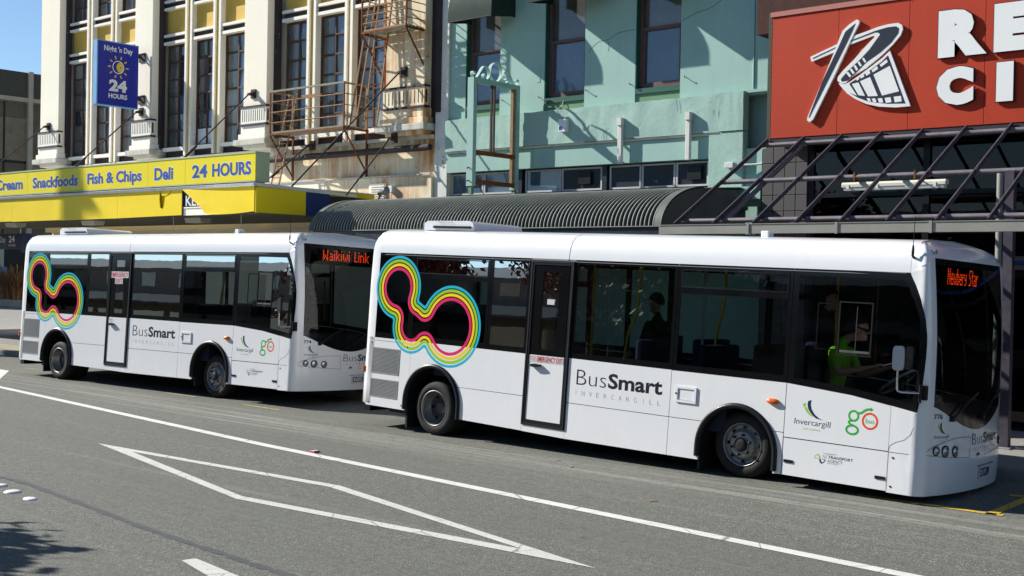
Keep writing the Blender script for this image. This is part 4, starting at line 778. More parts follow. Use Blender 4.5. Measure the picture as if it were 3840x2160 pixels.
def offset_logo():
    """three overlapping circles; inward offsets of their joint outline give the coloured bands"""
    C = [(-5.775, 1.935, .462), (-5.45, 1.385, .388), (-4.682, 1.437, .573)]
    pts = []
    for k, (cx, cy, r) in enumerate(C):
        for i in range(360):
            a = R(i); p = (cx+r*math.cos(a), cy+r*math.sin(a))
            if all(j == k or math.hypot(p[0]-c[0], p[1]-c[1]) >= c[2] for j, c in enumerate(C)): pts.append((k, a, p))
    B = np.array([p for _, _, p in pts])
    nd_ = [(-5.83, 1.468), (-5.23, 1.69), (-5.18, 1.13), (-5.3, 1.75)]
    notch = []
    for i, a in enumerate(C):
        for b in C[i+1:]:
            d = math.hypot(b[0]-a[0], b[1]-a[1]); aa = (a[2]**2-b[2]**2+d*d)/(2*d)
            if d < a[2]+b[2]:
                h = math.sqrt(max(0, a[2]**2-aa*aa)); mx, my = a[0]+(b[0]-a[0])*aa/d, a[1]+(b[1]-a[1])*aa/d
                for sg in (1, -1):
                    q = (mx+sg*h*(b[1]-a[1])/d, my-sg*h*(b[0]-a[0])/d)
                    if all(math.hypot(q[0]-c[0], q[1]-c[1]) >= c[2]-1e-6 for c in C): notch.append(q)
    def level(d):
        cand = [(k, a, (C[k][0]+(C[k][2]-d)*math.cos(a), C[k][1]+(C[k][2]-d)*math.sin(a))) for k, a, p in pts]
        for q in notch: cand += [(9, 0, (q[0]+d*math.cos(R(i*2)), q[1]+d*math.sin(R(i*2)))) for i in range(180)]
        inside = lambda p: any(math.hypot(p[0]-c[0], p[1]-c[1]) < c[2]-1e-4 for c in C)
        ok = [p for _, _, p in cand if d == 0 or (inside(p) and np.min(np.hypot(B[:, 0]-p[0], B[:, 1]-p[1])) > d-.004)]
        # order the points by walking to the nearest unused one
        ok = [np.array(p) for p in ok]; A = np.array(ok); used = np.zeros(len(A), bool); i = int(np.argmin(A[:, 0])); out = []
        while True:
            used[i] = True; out.append(tuple(A[i])); dd = np.hypot(A[:, 0]-A[i, 0], A[:, 1]-A[i, 1]); dd[used] = 9
            j = int(np.argmin(dd))
            if dd[j] > .12: break
            i = j
        # resample evenly
        P = np.array(out+[out[0]]); L = np.concatenate([[0], np.cumsum(np.hypot(*np.diff(P, axis=0).T))]); n = 190
        q = np.linspace(0, L[-1], n, endpoint=False); P2 = np.stack([np.interp(q, L, P[:, 0]), np.interp(q, L, P[:, 1])], 1)
        for _ in range(1): P2 = (np.roll(P2, 1, 0)+2*P2+np.roll(P2, -1, 0))/4
        return [tuple(p) for p in P2]
    return level
LEVEL = offset_logo()
LED = {'W': ['10001', '10001', '10001', '10101', '10101', '11011', '10001'], 'N': ['10001', '11001', '10101', '10101', '10011', '10001', '10001'], 'L': ['100', '100', '100', '100', '100', '100', '111'], 'S': ['0111', '1000', '1000', '0110', '0001', '0001', '1110'],
       'a': ['0000', '0000', '0110', '0001', '0111', '1001', '0111'], 'i': ['1', '0', '1', '1', '1', '1', '1'], 'k': ['1000', '1000', '1001', '1010', '1100', '1010', '1001'], 'w': ['00000', '00000', '10001', '10001', '10101', '10101', '01010'], 'n': ['0000', '0000', '1110', '1001', '1001', '1001', '1001'],
       'e': ['0000', '0000', '0110', '1001', '1111', '1000', '0111'], 'b': ['1000', '1000', '1110', '1001', '1001', '1001', '1110'], 'r': ['000', '000', '101', '110', '100', '100', '100'], 'y': ['0000', '0000', '1001', '1001', '0111', '0001', '0110'], 't': ['010', '010', '111', '010', '010', '010', '001'], ' ': ['000']*7}

def make_bus(name, label, P0, yaw, pitch, lean, number, plate, dest, mirror_mat, sticker_high):
    rho = lean-TAU
    sv = Vector((math.cos(yaw)*math.cos(pitch), math.sin(yaw)*math.cos(pitch), math.sin(pitch))); n0 = Vector((-math.sin(yaw), math.cos(yaw), 0)); u0 = sv.cross(n0)
    up = u0*math.cos(rho)+n0*math.sin(rho); yv = up.cross(sv)
    mw = Matrix.Identity(4)
    for i in range(3): mw[i][0], mw[i][1], mw[i][2], mw[i][3] = sv[i], yv[i], up[i], P0[i]
    bus = thing(name, label, 'bus', (0, 0, 0), 'white city buses at the stop'); bus.matrix_world = mw
    def bd(mb, nm, mats, parent=bus, fix=True): return mb.build(nm, mats, parent, local=True, fix=fix)
    # ---- side panels (both sides)
    ra, fa = RA, FA
    pan = [[(-6.30, .18), (-5.478, .18), (-5.478, .33)]+arc(*ra, 178, 157, 5)+[(-5.43, 1.136), (-6.30, 1.136)],
           [(-6.30, 1.142), (-5.43, 1.142), (-5.43, 1.18), (-6.30, 1.182)],
           [(-5.424, 1.18)]+arc(*ra, 156, 34, 18)+[(-3.279, .622), (-3.279, 1.174)],
           [(-3.279, .614)]+arc(*ra, 33.2, 1, 6)+[(-4.438, .178), (-3.279, .163)],
           [(-3.274, .160), (-2.553, .146), (-2.553, .246), (-3.274, .246)],
           [(-2.548, .146), (-.998, .154), (-.998, .603), (-2.548, .603)], [(-2.548, .611), (-.998, .611), (-.998, WB), (-2.548, 1.176)],
           [(-.99, .611)]+arc(*fa, 145, 35, 18)+[(.516, .611), (.516, 1.158), (-.99, WB-.004)], [(-.99, .603), (-.99, .154), (-.563, .157), (-.563, .332)]+arc(*fa, 179, 146, 6),
           arc(*fa, 34, 1, 6)+[(.417, .14), (.516, .144), (.516, .603)][0:1]+[(.516, .144), (.516, .603)],
           [(.526, .563), (1.732, .563), (1.732, 1.035), (1.29, 1.10), (.526, 1.158)], [(.526, .145), (1.732, .147), (1.732, .552), (.526, .552)]]
    for k, p in enumerate(pan): bd(MB().prism(p, S, -.022, -.003 if k == 11 else 0), 'side_panel', 'bus_white')
    for k, p in enumerate(pan):
        if k == 4: p = [(-3.274, .160), (-2.553, .146), (-2.553, 1.172), (-3.274, 1.172)]
        bd(MB().prism(p, SL, -.022, 0), 'side_panel', 'bus_white')
    # inner skins so that the gaps are dark
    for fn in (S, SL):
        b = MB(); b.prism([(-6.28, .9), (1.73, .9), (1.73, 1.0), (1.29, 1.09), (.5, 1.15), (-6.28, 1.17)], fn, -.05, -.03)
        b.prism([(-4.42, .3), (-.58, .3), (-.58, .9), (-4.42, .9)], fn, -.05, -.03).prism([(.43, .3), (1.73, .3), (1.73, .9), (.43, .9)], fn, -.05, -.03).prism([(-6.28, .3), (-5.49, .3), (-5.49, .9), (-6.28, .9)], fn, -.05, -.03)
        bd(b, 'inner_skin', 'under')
    # underside and wheel houses
    bd(MB().box(-6.2, -5.5, .1, BW-.1, .26, .32).box(-4.42, -.6, .06, BW-.06, .24, .34).box(.44, 2.0, .08, BW-.08, .24, .3).box(-5.5, -4.42, .62, BW-.62, .3, .4).box(-.6, .44, .62, BW-.62, .3, .4), 'underframe', 'under')
    for cx, cz, r in (ra, fa):
        for mir in (0, 1):
            g = [[(x, (BW-y if mir else y), z) for y in (.02, .64)] for x, z in [(cx+r, .2)]+arc(cx, cz, r, 0, 180, 16)+[(cx-r, .2)]]
            b = MB().grid(g, 0, False); b.face([q[1] for q in g]); bd(b, 'wheel_house', 'under', fix=False)
    # arch lips
    for fn in (S, SL):
        for cx, cz, r in (ra, fa):
            path = [(cx+r, .17)]+arc(cx, cz, r, 0, 180, 26)+[(cx-r, .2)]; prof = [(-.02, -.02), (-.015, .018), (.012, .034), (.04, .026), (.048, .002)]; rows = []
            for i, (x, z) in enumerate(path):
                nx, nz = (1, 0) if i == 0 else ((-1, 0) if i == len(path)-1 else ((x-cx)/r, (z-cz)/r)); rows.append([fn(x+nx*dr, z+nz*dr, o) for dr, o in prof])
            bd(MB().grid(rows, 0, True), 'wheel_arch', 'black_trim')
    # ---- windows
    segs = [(-6.285, -5.482, 1.186, 0), (-5.476, -3.992, 1.182, 1), (-3.986, -3.281, 1.178, 0), (-2.545, -.993, 1.17, 0), (-.985, .519, WB-.002, 1)]
    for fn, side in ((S, 0), (SL, 1)):
        ss = segs if side == 0 else segs+[(-3.276, -2.55, 1.175, 0)]
        for s0, s1, h0, hop in ss:
            f = MB(); ring_frame(f, s0, s1, h0, WT, .045, fn, -.012, -.001, wb=.075, wt=.055)
            vo = .0002 if s0 < -5 else .003
            if hop: f.prism([(s0+.045, 2.085), (s1-.045, 2.085), (s1-.045, 2.155), (s0+.045, 2.155)], fn, -.012, vo)
            w = bd(f, 'window', 'bus_black')
            if hop:
                ring = MB(); ring_frame(ring, s0+.05, s1-.05, 2.158, 2.375, .012, fn, -.004, .0005 if s0 < -5 else .006); bd(ring, 'vent_frame', 'black_trim', w)
            P = [(s0+.045, h0+.075, s1-.045, 2.085), (s0+.045, 2.155, s1-.045, WT-.055)] if hop else [(s0+.045, h0+.075, s1-.045, WT-.055)]
            for a, c, b2, e in P: bd(MB().face([fn(a, c, -.006), fn(b2, c, -.006), fn(b2, e, -.006), fn(a, e, -.006)]), 'pane', 'bus_glass', w)
        # driver's window
        outer = [(.525, 1.156), (.9, 1.132), (1.29, 1.098), (1.7, 1.045)]+EDGE+[(1.2, WT), (.525, WT)]
        cx, cz = 1.32, 1.76; inner = [(cx+(u-cx)*.91, cz+(v-cz)*.885) for u, v in outer]
        f = MB(); n = len(outer)
        for i in range(n):
            j = (i+1) % n; f.add([fn(*outer[i], -.001), fn(*outer[j], -.001), fn(*inner[j], -.001), fn(*inner[i], -.001)], [(0, 1, 2, 3)])
        w = bd(f, 'window', 'bus_black'); 
        a0, a1, c0_, c1_ = 1.085, 1.472, 1.52, 2.10
        # pane as strips round the sliding opening
        up_ = [p for p in inner]
        if side == 0:
            lowb = lambda s: np.interp(s, [p[0] for p in inner[:5]], [p[1] for p in inner[:5]]); topb = WT-.078
            g = MB(); g.face([fn(u, v, -.006) for u, v in [(inner[0][0], lowb(inner[0][0])), (.85, lowb(.85)), (a0, lowb(a0)), (a0, topb), (inner[0][0], topb)]]); g.face([fn(u, v, -.006) for u, v in [(a0, lowb(a0)), (1.28, lowb(1.28)), (a1, lowb(a1)), (a1, c0_), (a0, c0_)]]); g.face([fn(u, v, -.006) for u, v in [(a0, c1_), (a1, c1_), (a1, topb), (a0, topb)]])
            g.face([fn(u, v, -.006) for u, v in [(a1, lowb(a1))]+[p for p in inner if p[0] > a1]+[(a1, topb)]]); bd(g, 'pane', 'bus_glass', w)
            ring = MB(); ring_frame(ring, a0, a1, c0_, c1_, .016, fn, -.02, .004); bd(ring, 'slider_frame', 'under', w); ring = MB(); ring_frame(ring, .83, a0-.002, c0_+.045, c1_-.03, .012, fn, -.016, -.006); bd(ring, 'slider_frame', 'under', w)
            bd(MB().face([fn(a0+.022, c0_+.05, -.018), fn(1.285, c0_+.05, -.018), fn(1.285, c1_-.05, -.018), fn(a0+.022, c1_-.05, -.018)]), 'slider_pane', 'bus_glass', w); bd(MB().prism([(1.282, c0_+.05), (1.287, c0_+.05), (1.287, c1_-.05), (1.282, c1_-.05)], fn, -.02, -.016).prism([(a0+.03, c0_+.03), (a1-.02, c0_+.03), (a1-.02, c0_+.055), (a0+.03, c0_+.055)], fn, -.03, .002), 'slider_rail', 'rim_dark', w)
        else: bd(MB().face([fn(u, v, -.006) for u, v in inner]), 'pane', 'bus_glass', w)
    # ---- emergency door
    f = MB(); ring_frame(f, -3.275, -2.552, .25, 2.412, .058, S, -.02, .014, wb=.068); door = bd(f, 'door', 'black_trim')
    ring = MB(); ring_frame(ring, -3.262, -2.565, .262, 2.40, .012, S, .014, .02); bd(ring, 'door_seal', 'rubber', door)
    bd(MB().prism([(-3.212, .323), (-2.632, .323), (-2.632, 1.172), (-3.212, 1.172)], S, -.015, .004), 'door_panel', 'bus_white', door)
    f = MB(); ring_frame(f, -3.212, -2.632, 1.176, 2.352, .15, S, -.015, .004, wb=.08, wt=.085); bd(f, 'door_frame', 'bus_black', door); bd(MB().face([S(-3.062, 1.256, -.004), S(-2.782, 1.256, -.004), S(-2.782, 2.267, -.004), S(-3.062, 2.267, -.004)]), 'pane', 'bus_glass', door)
    bd(MB().prism([(-3.15, 1.02), (-3.09, 1.015), (-2.99, 1.03), (-2.99, 1.055), (-3.1, 1.06), (-3.15, 1.05)], S, .012, .055).prism([(-3.14, 1.03), (-3.1, 1.03), (-3.1, 1.05), (-3.14, 1.05)], S, .0, .02), 'door_handle', 'black_trim', door)
    b = MB(); t = MB()
    if sticker_high:
        for q in ([(-3.215, 1.93), (-2.64, 1.93), (-2.64, 2.05), (-3.215, 2.05)], [(-3.07, 1.815), (-2.82, 1.815), (-2.82, 1.928), (-3.07, 1.928)], [(-3.2, 1.06), (-3.09, 1.06), (-3.09, 1.15), (-3.2, 1.15)]): bd(MB().face([S(u, v, .007) for u, v in q]), 'exit_sticker', 'plate_white', door)
        put_text(t, 'EMERGENCY', -3.2, -2.655, 1.945, 2.035, S, .0085, bold=.01); put_text(t, 'EXIT', -3.05, -2.84, 1.83, 1.915, S, .0085, bold=.01); put_text(t, 'TO OPEN', -3.19, -3.1, 1.115, 1.135, S, .0085)
    else:
        bd(MB().face([S(u, v, .007) for u, v in ((-3.205, 1.082), (-2.64, 1.082), (-2.64, 1.166), (-3.205, 1.166))]), 'exit_sticker', 'plate_white', door); bd(MB().face([S(u, v, .007) for u, v in ((-2.97, 1.84), (-2.85, 1.84), (-2.85, 1.91), (-2.97, 1.91))]), 'window_label', 'plate_white', door)
        put_text(t, 'EMERGENCY EXIT', -3.075, -2.648, 1.09, 1.158, S, .0085, bold=.012)
        for k, wd in enumerate(('IN EMERGENCY', 'PULL HANDLE', 'TO OPEN')): put_text(t, wd, -3.195, -3.095, 1.14-k*.02, 1.152-k*.02, S, .0085)
    bd(t, 'exit_lettering', 'decal_red', door)
    # ---- front: lower shell, pillars, windscreen, cap
    T0, T1 = 1.736, 2*LH-1.736; ts = sorted(set([T0, 1.80, 1.87]+list(np.linspace(1.93, 2.40, 14))+list(np.linspace(2.45, LH, 9)))); ts = ts+[2*LH-t for t in ts[::-1][1:]]
    def wsb(t):
        t = min(t, 2*LH-t); q = (t-TWS)/(LH-TWS); return 1.06-.27*math.sin(min(1, max(0, q))*math.pi/2)**1.1
    def ftop(t):
        u = min(t, 2*LH-t)
        if u < 2.016: return np.interp(u, [1.29, 1.7, 2.016], [1.098, 1.043, .993])
        if u < TWS: return .993+(1.06-.993)*(u-2.016)/(TWS-2.016)
        return wsb(t)
    rows = []
    for q, hb in ((0, .15), (.02, .135), (.2, None), (.4, None), (.47, None), (.5, None), (.6, None), (.75, None), (.9, None), (1, None)):
        row = []
        for t in ts:
            h = hb if hb else .15+(ftop(t)-.15)*q; of = -.03 if q == 0 else 0.0; nx = plan(t)[2]
            of += .02*max(0, nx)*math.exp(-((h-.38)/.22)**2); row.append(S(t, h, of))
        rows.append(row)
    bd(MB().grid(rows[1:], 0, True), 'front_panel', 'bus_white')
    hs = [.995+(2.60-.995)*i/22 for i in range(23)]
    for mir in (0, 1):
        rows = []
        for h in hs:
            e = edge_s(h); cs = [e+(TWS-e)*k/7 for k in range(8)]; rows.append([S(2*LH-c if mir else c, min(max(h, .995), float(np.interp(c, [1.849, 1.95, TWS], [WT, 2.50, 2.60]))), 0) for k, c in enumerate(cs)])
        bd(MB().grid(rows, 0, True), 'front_pillar', 'bus_white')
    tw = [TWS+(2*LH-2*TWS)*k/28 for k in range(29)]
    wt_ = lambda t: 2.60
    for nm, mt, q0, q1, nq in (('screen_surround', 'bus_black', None, 1.10, 3), ('windscreen', 'screen_glass', 1.10, 2.53, 12), ('screen_surround', 'bus_black', 2.53, 2.60, 2)):
        rows = [[S(t, (wsb(t) if q0 is None else q0)+(q1-(wsb(t) if q0 is None else q0))*k/nq, -.004) for t in tw] for k in range(nq+1)]
        bd(MB().grid(rows, 0, True), nm, mt)
    for mir in (0, 1): bd(MB().grid([[S(2*LH-t if mir else t, h, -.002) for t in (TWS-.002, TWS+.025)] for h in hs[2:]], 0, True), 'screen_edge', 'bus_black')
    # roof and caps
    prof = [(0, WT), (.004, 2.50), (.018, 2.58), (.055, 2.665), (.12, 2.73), (.24, 2.775), (.5, 2.805), (1.17-WT*TS, 2.825)]
    full = [(WT*TS+i, h) for i, h in prof]; full = full+[(BW-y, h) for y, h in full[::-1][1:]]
    xs_ = [-6.2, -4.5, -2.66]; 
    for xa, xb in ((-6.2, -2.665), (-2.655, 1.845)): bd(MB().grid([[(x, y, h*TCs) for y, h in full] for x in np.linspace(xa, xb, 6)], 0, True), 'roof', 'bus_white')
    bd(MB().grid([[(x, y, h*TCs-.012) for y, h in full] for x in (-2.68, -2.64)], 0, True), 'roof_joint', 'bus_black')
    bd(MB().grid([[(x, y, h*TCs-.03) for y, h in full] for x in (-6.1, 1.8)], 0, True), 'ceiling', 'bus_lining')
    rows = []
    cts = [1.849, 1.9, 1.95]+list(np.linspace(2.0, 2.4, 12))+list(np.linspace(2.46, LH, 8)); cts = cts+[2*LH-t for t in cts[::-1][1:]]
    for k, (ins, hh) in enumerate(prof):
        row = []
        for t in cts:
            u = min(t, 2*LH-t); hb = np.interp(u, [1.849, 1.95, TWS], [WT, 2.50, 2.60]); x, y, z = S(t, hb, 0)
            h = hb+(2.825-hb)*((hh-WT)/(2.825-WT))**(1+.9*min(1, max(0, (u-1.9)/.25))); wx = min(1, max(0, (x-1.849)/.30)); yc = BW/2-abs(y-BW/2); wy = max(0, 1-max(0, yc-.06)/1.0) if yc < 1.06 else 0
            x2 = x-wx*min(ins, .36); y2 = yc+(BW/2-yc)*min(1, ins/(1.17-WT*TS)) if u < 1.95 else yc+(BW/2-yc)*min(1, ins/1.115)*(1 if u < TWS else 1)
            y2 = y2 if y < BW/2 else BW-y2; row.append((x2, y2, h*TCs))
        rows.append(row)
    bd(MB().grid(rows, 0, True), 'front_cap', 'bus_white')
    rp = [(-6.20, 0), (-6.30, .0), (-6.355, .012), (-6.395, .05), (-6.415, .12), (-6.43, .4), (-6.44, 1.17)]; rp = rp+[(x, BW-y) for x, y in rp[::-1][1:]]
    rows = []
    for h, ins, bul in [(.19, .02, .0), (.21, 0, .02), (.5, 0, .02), (1.0, 0, .0), (1.2, 0, 0), (2.0, .0, -.01), (2.435, 0, -.03)]+[(hh, ins, -.03) for ins, hh in prof[1:]]:
        row = []
        for x, y in rp:
            yc = min(y, BW-y); ln = h*TS if h <= WT else WT*TS; y2 = yc+ln*(1 if yc < .05 else .3)+ins*(1 if ins < .02 else 1)*(1-yc/1.17); y2 = min(y2, 1.17) if yc < 1.169 else 1.17
            x2 = x+min(ins, .25)*(1 if x < -6.3 else 0)*.9-bul*(1 if x < -6.38 else 0); row.append((x2, y2 if y <= BW/2 else BW-y2, h*TCs))
        rows.append(row)
    bd(MB().grid(rows, 0, True), 'rear_panel', 'bus_white')
    bd(MB().box(-6.44, -6.3, .1, BW-.1, .08, .17).box(-6.3, -5.7, .5, .9, .05, .2), 'rear_bumper', 'black_trim')
    for h0, h1 in ((.62, .92),): bd(MB().cbox(-6.46, -6.42, .16, .28, .62, .98, .02), 'rear_lamp', 'lamp_red'); 
    bd(MB().cbox(-6.425, -6.385, .012, .05, .66, .75, .012), 'rear_lamp', 'amber')
    # ---- roof kit
    pod = [(-5.70, 2.80), (-5.70, 2.90), (-5.63, 2.935), (-4.80, 2.94), (-4.73, 2.91), (-4.70, 2.80)]
    bd(MB().prism(pod, lambda u, v, d: (u, d, v), .43, 1.5), 'air_conditioner', 'bus_white'); bd(MB().box(-5.5, -4.75, .41, .425, 2.83, 2.862), 'air_intake', 'black_trim')
    t = MB(); put_text(t, 'THERMO KING', -5.42, -5.1, 2.905, 2.925, lambda u, v, d: (u, .416, v), 0); bd(t, 'pod_lettering', 'decal_grey')
    bd(MB().cbox(-.2, -.1, .55, .68, 2.80, 2.875, .01), 'roof_sensor', 'white_plastic')
    x, y, z = S(1.867, 2.59, 0); bd(MB().tube([(x, y+.02, z), (x, y-.02, z+.02), (x, y-.02, z+.06)], .014, 7).tube([(x, y-.02, z+.05), (x, y-.02, z+.13)], [.016, .009], 7).tube([(x, y-.02, z+.13), (x+.005, y-.02, z+.43)], .004, 5), 'aerial', 'black_trim')
    for t in (2.25, 2*LH-2.3): x, y, z = S(t, 2.66, -.02); bd(MB().cbox(x-.03, x+.03, y-.03, y+.03, z-.02, z+.025, .01), 'marker_lamp', 'lamp_clear')
    # ---- fittings on the side
    for h0, h1 in ((.663, 1.038), (.316, .581)):
        f = MB(); ring_frame(f, -6.225, -5.645, h0, h1, .012, S, .0, .006); n = int((h1-h0)/.018)
        for k in range(1, n): hh = h0+(h1-h0)*k/n; f.prism([(-6.213, hh-.004), (-5.657, hh-.004), (-5.657, hh+.004), (-6.213, hh+.004)], S, .001, .006)
        gr = bd(f, 'grille', 'grille_metal'); bd(MB().face([S(u, v, .0008) for u, v in ((-6.22, h0), (-5.65, h0), (-5.65, h1), (-6.22, h1))]), 'grille_back', 'decal_grey', gr)
    f = MB(); ring_frame(f, -.912, -.628, .797, .987, .028, S, 0, .016); hatch = bd(f, 'fuel_hatch', 'bus_white'); bd(MB().prism([(-.88, .83), (-.66, .83), (-.66, .955), (-.88, .955)], S, 0, .005), 'hatch_flap', 'bus_white', hatch); bd(MB().prism([(-.915, .89), (-.895, .89), (-.895, .91), (-.915, .91)], S, .0, .02), 'hatch_catch', 'chrome', hatch)
    rows = [[S(.37+.078*k*math.cos(a)*(1 if abs(math.cos(a)) < .3 else 1), .937+.034*k*math.sin(a), o) for a in np.linspace(0, 2*math.pi, 20, endpoint=False)] for k, o in ((1, 0), (1, .015), (.85, .034), (.4, .042), (.02, .043))]
    bd(MB().grid(rows, 0, True, True), 'indicator', 'amber')
    for s, h in ((.60, .30), (1.66, .275), (-2.0, .3) if False else (1.0, -9)):
        if h > 0: bd(MB().prism([(s-.055, h-.016), (s+.055, h-.016), (s+.055, h+.016), (s-.055, h+.016)], S, -.004, .006), 'latch', 'black_trim')
    b = MB()
    for s, h in ((-5.55, .24), (-6.24, .22), (-6.25, 1.10), (1.79, .50), (1.78, .2), (-5.5, 1.09)): b.disc((0, 0), .012, lambda u, v, d, s=s, h=h: S(s+u, h+v, d), .004, 10)
    bd(b, 'bolts', 'hub')
    bd(MB().prism([(-5.50, .34), (-5.47, .34), (-5.455, -.02), (-5.49, -.02)], lambda u, v, d: (u, d, v-(.0 if sticker_high else .05)), .05, .42), 'mud_flap', 'rubber')
    bd(MB().prism([(-.63, .34), (-.60, .34), (-.585, .03), (-.62, .03)], lambda u, v, d: (u, d, v), .1, .42), 'mud_flap', 'rubber')
    # mirror
    bx_, by_, bz_ = S(2.075, 1.2, 0)
    mr = bd(MB().box(bx_-.03, bx_+.035, by_-.03, by_+.02, bz_-.07, bz_+.08).tube([(bx_-.02, by_-.05, bz_-.1), (bx_-.02, by_-.05, bz_+.09)], .016, 8), 'mirror_bracket', 'black_trim')
    bd(MB().tube(smooth2([(bx_-.02, by_-.05, bz_+.0), (bx_-.14, by_-.12, bz_+.0), (bx_-.20, by_-.15, bz_+.005), (bx_-.225, by_-.155, bz_+.05), (bx_-.225, by_-.155, bz_+.34)], 4), .011, 7), 'mirror_arm', 'chrome', mr)
    mh = [(.056*math.copysign(abs(math.cos(a))**.45, math.cos(a)), .126*math.copysign(abs(math.sin(a))**.45, math.sin(a))) for a in np.linspace(0, 2*math.pi, 24, endpoint=False)]
    cxm, cym, czm = bx_-.225, by_-.155, bz_+.345
    ang = R(-18) if not sticker_high else R(12)
    mf = lambda u, v, d: (cxm+u*math.cos(ang)-d*math.sin(ang)*-1*0+d*math.sin(-ang)*0+u*0, cym-u*math.sin(ang)-d, czm+v)
    bd(MB().prism(mh, mf, -.03, .015, 0, True), 'mirror_head', mirror_mat, mr); bd(MB().prism([(u*1.06, v*1.03) for u, v in mh], mf, -.028, -.01), 'mirror_rim', 'black_trim', mr)
    # ---- decals
    d0 = .0009
    lv = [(.0, .036), (.052, .093), (.110, .150), (.168, .211)]
    for (a, c), mt in zip(lv, ('decal_cyan', 'decal_green', 'decal_yellow', 'decal_magenta')):
        A, B = LEVEL(a), LEVEL(c); b = MB(); tree = np.array(B)
        # pair each outer point with the nearest inner one, keeping order
        idx = [int(np.argmin(np.hypot(tree[:, 0]-p[0], tree[:, 1]-p[1]))) for p in A]
        for i in range(len(A)):
            j = (i+1) % len(A); p, q = idx[i], idx[j]; st_ = (q-p) % len(B)
            if st_ > len(B)//2: st_ = 0; q = p
            poly = [A[i], A[j]]+[B[(p+k) % len(B)] for k in range(st_, -1, -1)]
            b.face([S(u, v, d0) for u, v in poly])
        bd(b, 'swirl_band', mt)
    b = MB(); put_text(b, 'Bus', -2.41, -1.945, .853, 1.045, S, d0, bold=-.016); put_text(b, 'Smart', -1.915, -1.11, .85, 1.04, S, d0, bold=.028); bd(b, 'name_lettering', 'decal_ink')
    b = MB(); wd = 'INVERCARGILL'
    for k, ch in enumerate(wd): c = -2.405+k*(1.262/11); w_ = .003 if ch == 'I' else .026; put_text(b, ch, c-w_/2 if ch == 'I' else c-.022, c+w_/2 if ch == 'I' else c+.022, .722, .78, S, d0, bold=-.024)
    tag(bd(b, 'city_lettering', 'decal_grey'), kind='stuff')
    def council(s0, h0, k, fn=S, d0=d0):
        f = lambda u, v, d: fn(s0+(u-.643)*k, h0+(v-.719)*k, d)
        b = MB(); b.face([f(u, v, d0) for u, v in ((.831, 1.002), (.792, .985), (.787, .95), (.797, .905), (.822, .868), (.855, .832), (.9, .806), (.985, .794), (.93, .814), (.875, .852), (.84, .9), (.826, .95))]); o = bd(b, 'council_emblem', 'decal_navy')
        b = MB(); b.face([f(u, v, d0) for u, v in ((.761, .967), (.731, .943), (.744, .914), (.766, .931))]); b.face([f(u, v, d0) for u, v in ((.752, .907), (.774, .922), (.81, .868), (.862, .815), (.82, .832), (.782, .866))]); bd(b, 'council_emblem', 'decal_green')
        b = MB(); put_text(b, 'Invercargill', .643, 1.074, .703, .787, f, d0, bold=-.004, shear=.08); bd(b, 'council_lettering', 'decal_navy')
        b = MB(); put_text(b, 'CITY COUNCIL', .749, .96, .671, .689, f, d0); bd(b, 'council_lettering', 'decal_green')
    council(.643, .719, 1.0)
    b = MB(); el_ = lambda cx, cz, rx, rz, n=28: [(cx+rx*math.cos(2*math.pi*k/n), cz+rz*math.sin(2*math.pi*k/n)) for k in range(n)]
    ribbon(b, el_(1.329, .885, .052, .052), .022, S, d0, 0, True); ribbon(b, el_(1.320, .735, .066, .046), .022, S, d0+.0004, 0, True); ribbon(b, smooth2([(1.315, .836), (1.285, .826), (1.278, .808), (1.296, .795), (1.33, .784), (1.36, .77)], 4), .02, S, d0+.0008); ribbon(b, smooth2([(1.368, .918), (1.41, .925), (1.45, .955), (1.48, .97), (1.515, .974)], 4), .022, S, d0+.0008); b.face([S(u, v, d0+.001) for u, v in ((1.512, .995), (1.512, .952), (1.542, .976))]); bd(b, 'operator_emblem', 'decal_leaf'); b = MB(); put_text(b, 'bus', 1.467, 1.563, .824, .874, S, d0); bd(b, 'operator_lettering', 'decal_leaf')
    b = MB(); ribbon(b, el_(1.514, .848, .08, .08), .022, S, d0, 0, True); bd(b, 'operator_emblem', 'decal_orange')
    dl = d0-.003
    b = MB(); ribbon(b, smooth2([(.909, .378), (.92, .405), (.948, .423), (.966, .402), (.976, .37)], 4), [.006]*9+[.016]*8, S, dl); ribbon(b, [(.909, .378), (.955, .381)], .005, S, dl+.0003); bd(b, 'agency_emblem', 'decal_green')
    b = MB(); ribbon(b, smooth2([(.972, .375), (.985, .342), (1.005, .338), (1.025, .356), (1.037, .376)], 4), [.018]*8+[.008]*9, S, dl+.0005); ribbon(b, [(1.037, .376), (.995, .380)], .005, S, dl+.0007); put_text(b, 'TRANSPORT', 1.068, 1.353, .393, .425, S, dl, bold=.012); put_text(b, 'AGENCY', 1.064, 1.236, .352, .383, S, dl, bold=-.01); put_text(b, 'NZ', 1.006, 1.058, .393, .425, S, dl, bold=-.02); bd(b, 'agency_lettering', 'decal_navy')
    b = MB(); put_text(b, 'CO-FUNDED BY', 1.006, 1.163, .436, .449, S, dl); put_text(b, 'WAKA KOTAHI', 1.06, 1.188, .336, .346, S, dl); bd(b, 'agency_lettering', 'decal_grey')
    # front writing, lamps, plate
    b = MB(); put_text(b, number, 2.245, 2.385, .93, .983, S, .003, bold=.02); bd(b, 'fleet_number', 'decal_ink')
    council(2.262, .725, .60, d0=.004)
    b = MB(); tB = lambda y: LH-(1.17-y)*1.0
    put_text(b, 'Bus', tB(1.02), tB(1.34), .625, .745, S, .006, bold=-.016); put_text(b, 'Smart', tB(1.36), tB(1.90), .625, .745, S, .006, bold=.028); bd(b, 'name_lettering', 'decal_ink'); b = MB()
    put_text(b, wd, tB(1.02), tB(1.9), .565, .592, S, .01, bold=-.02, space=2); tag(bd(b, 'city_lettering', 'decal_grey'), kind='stuff')
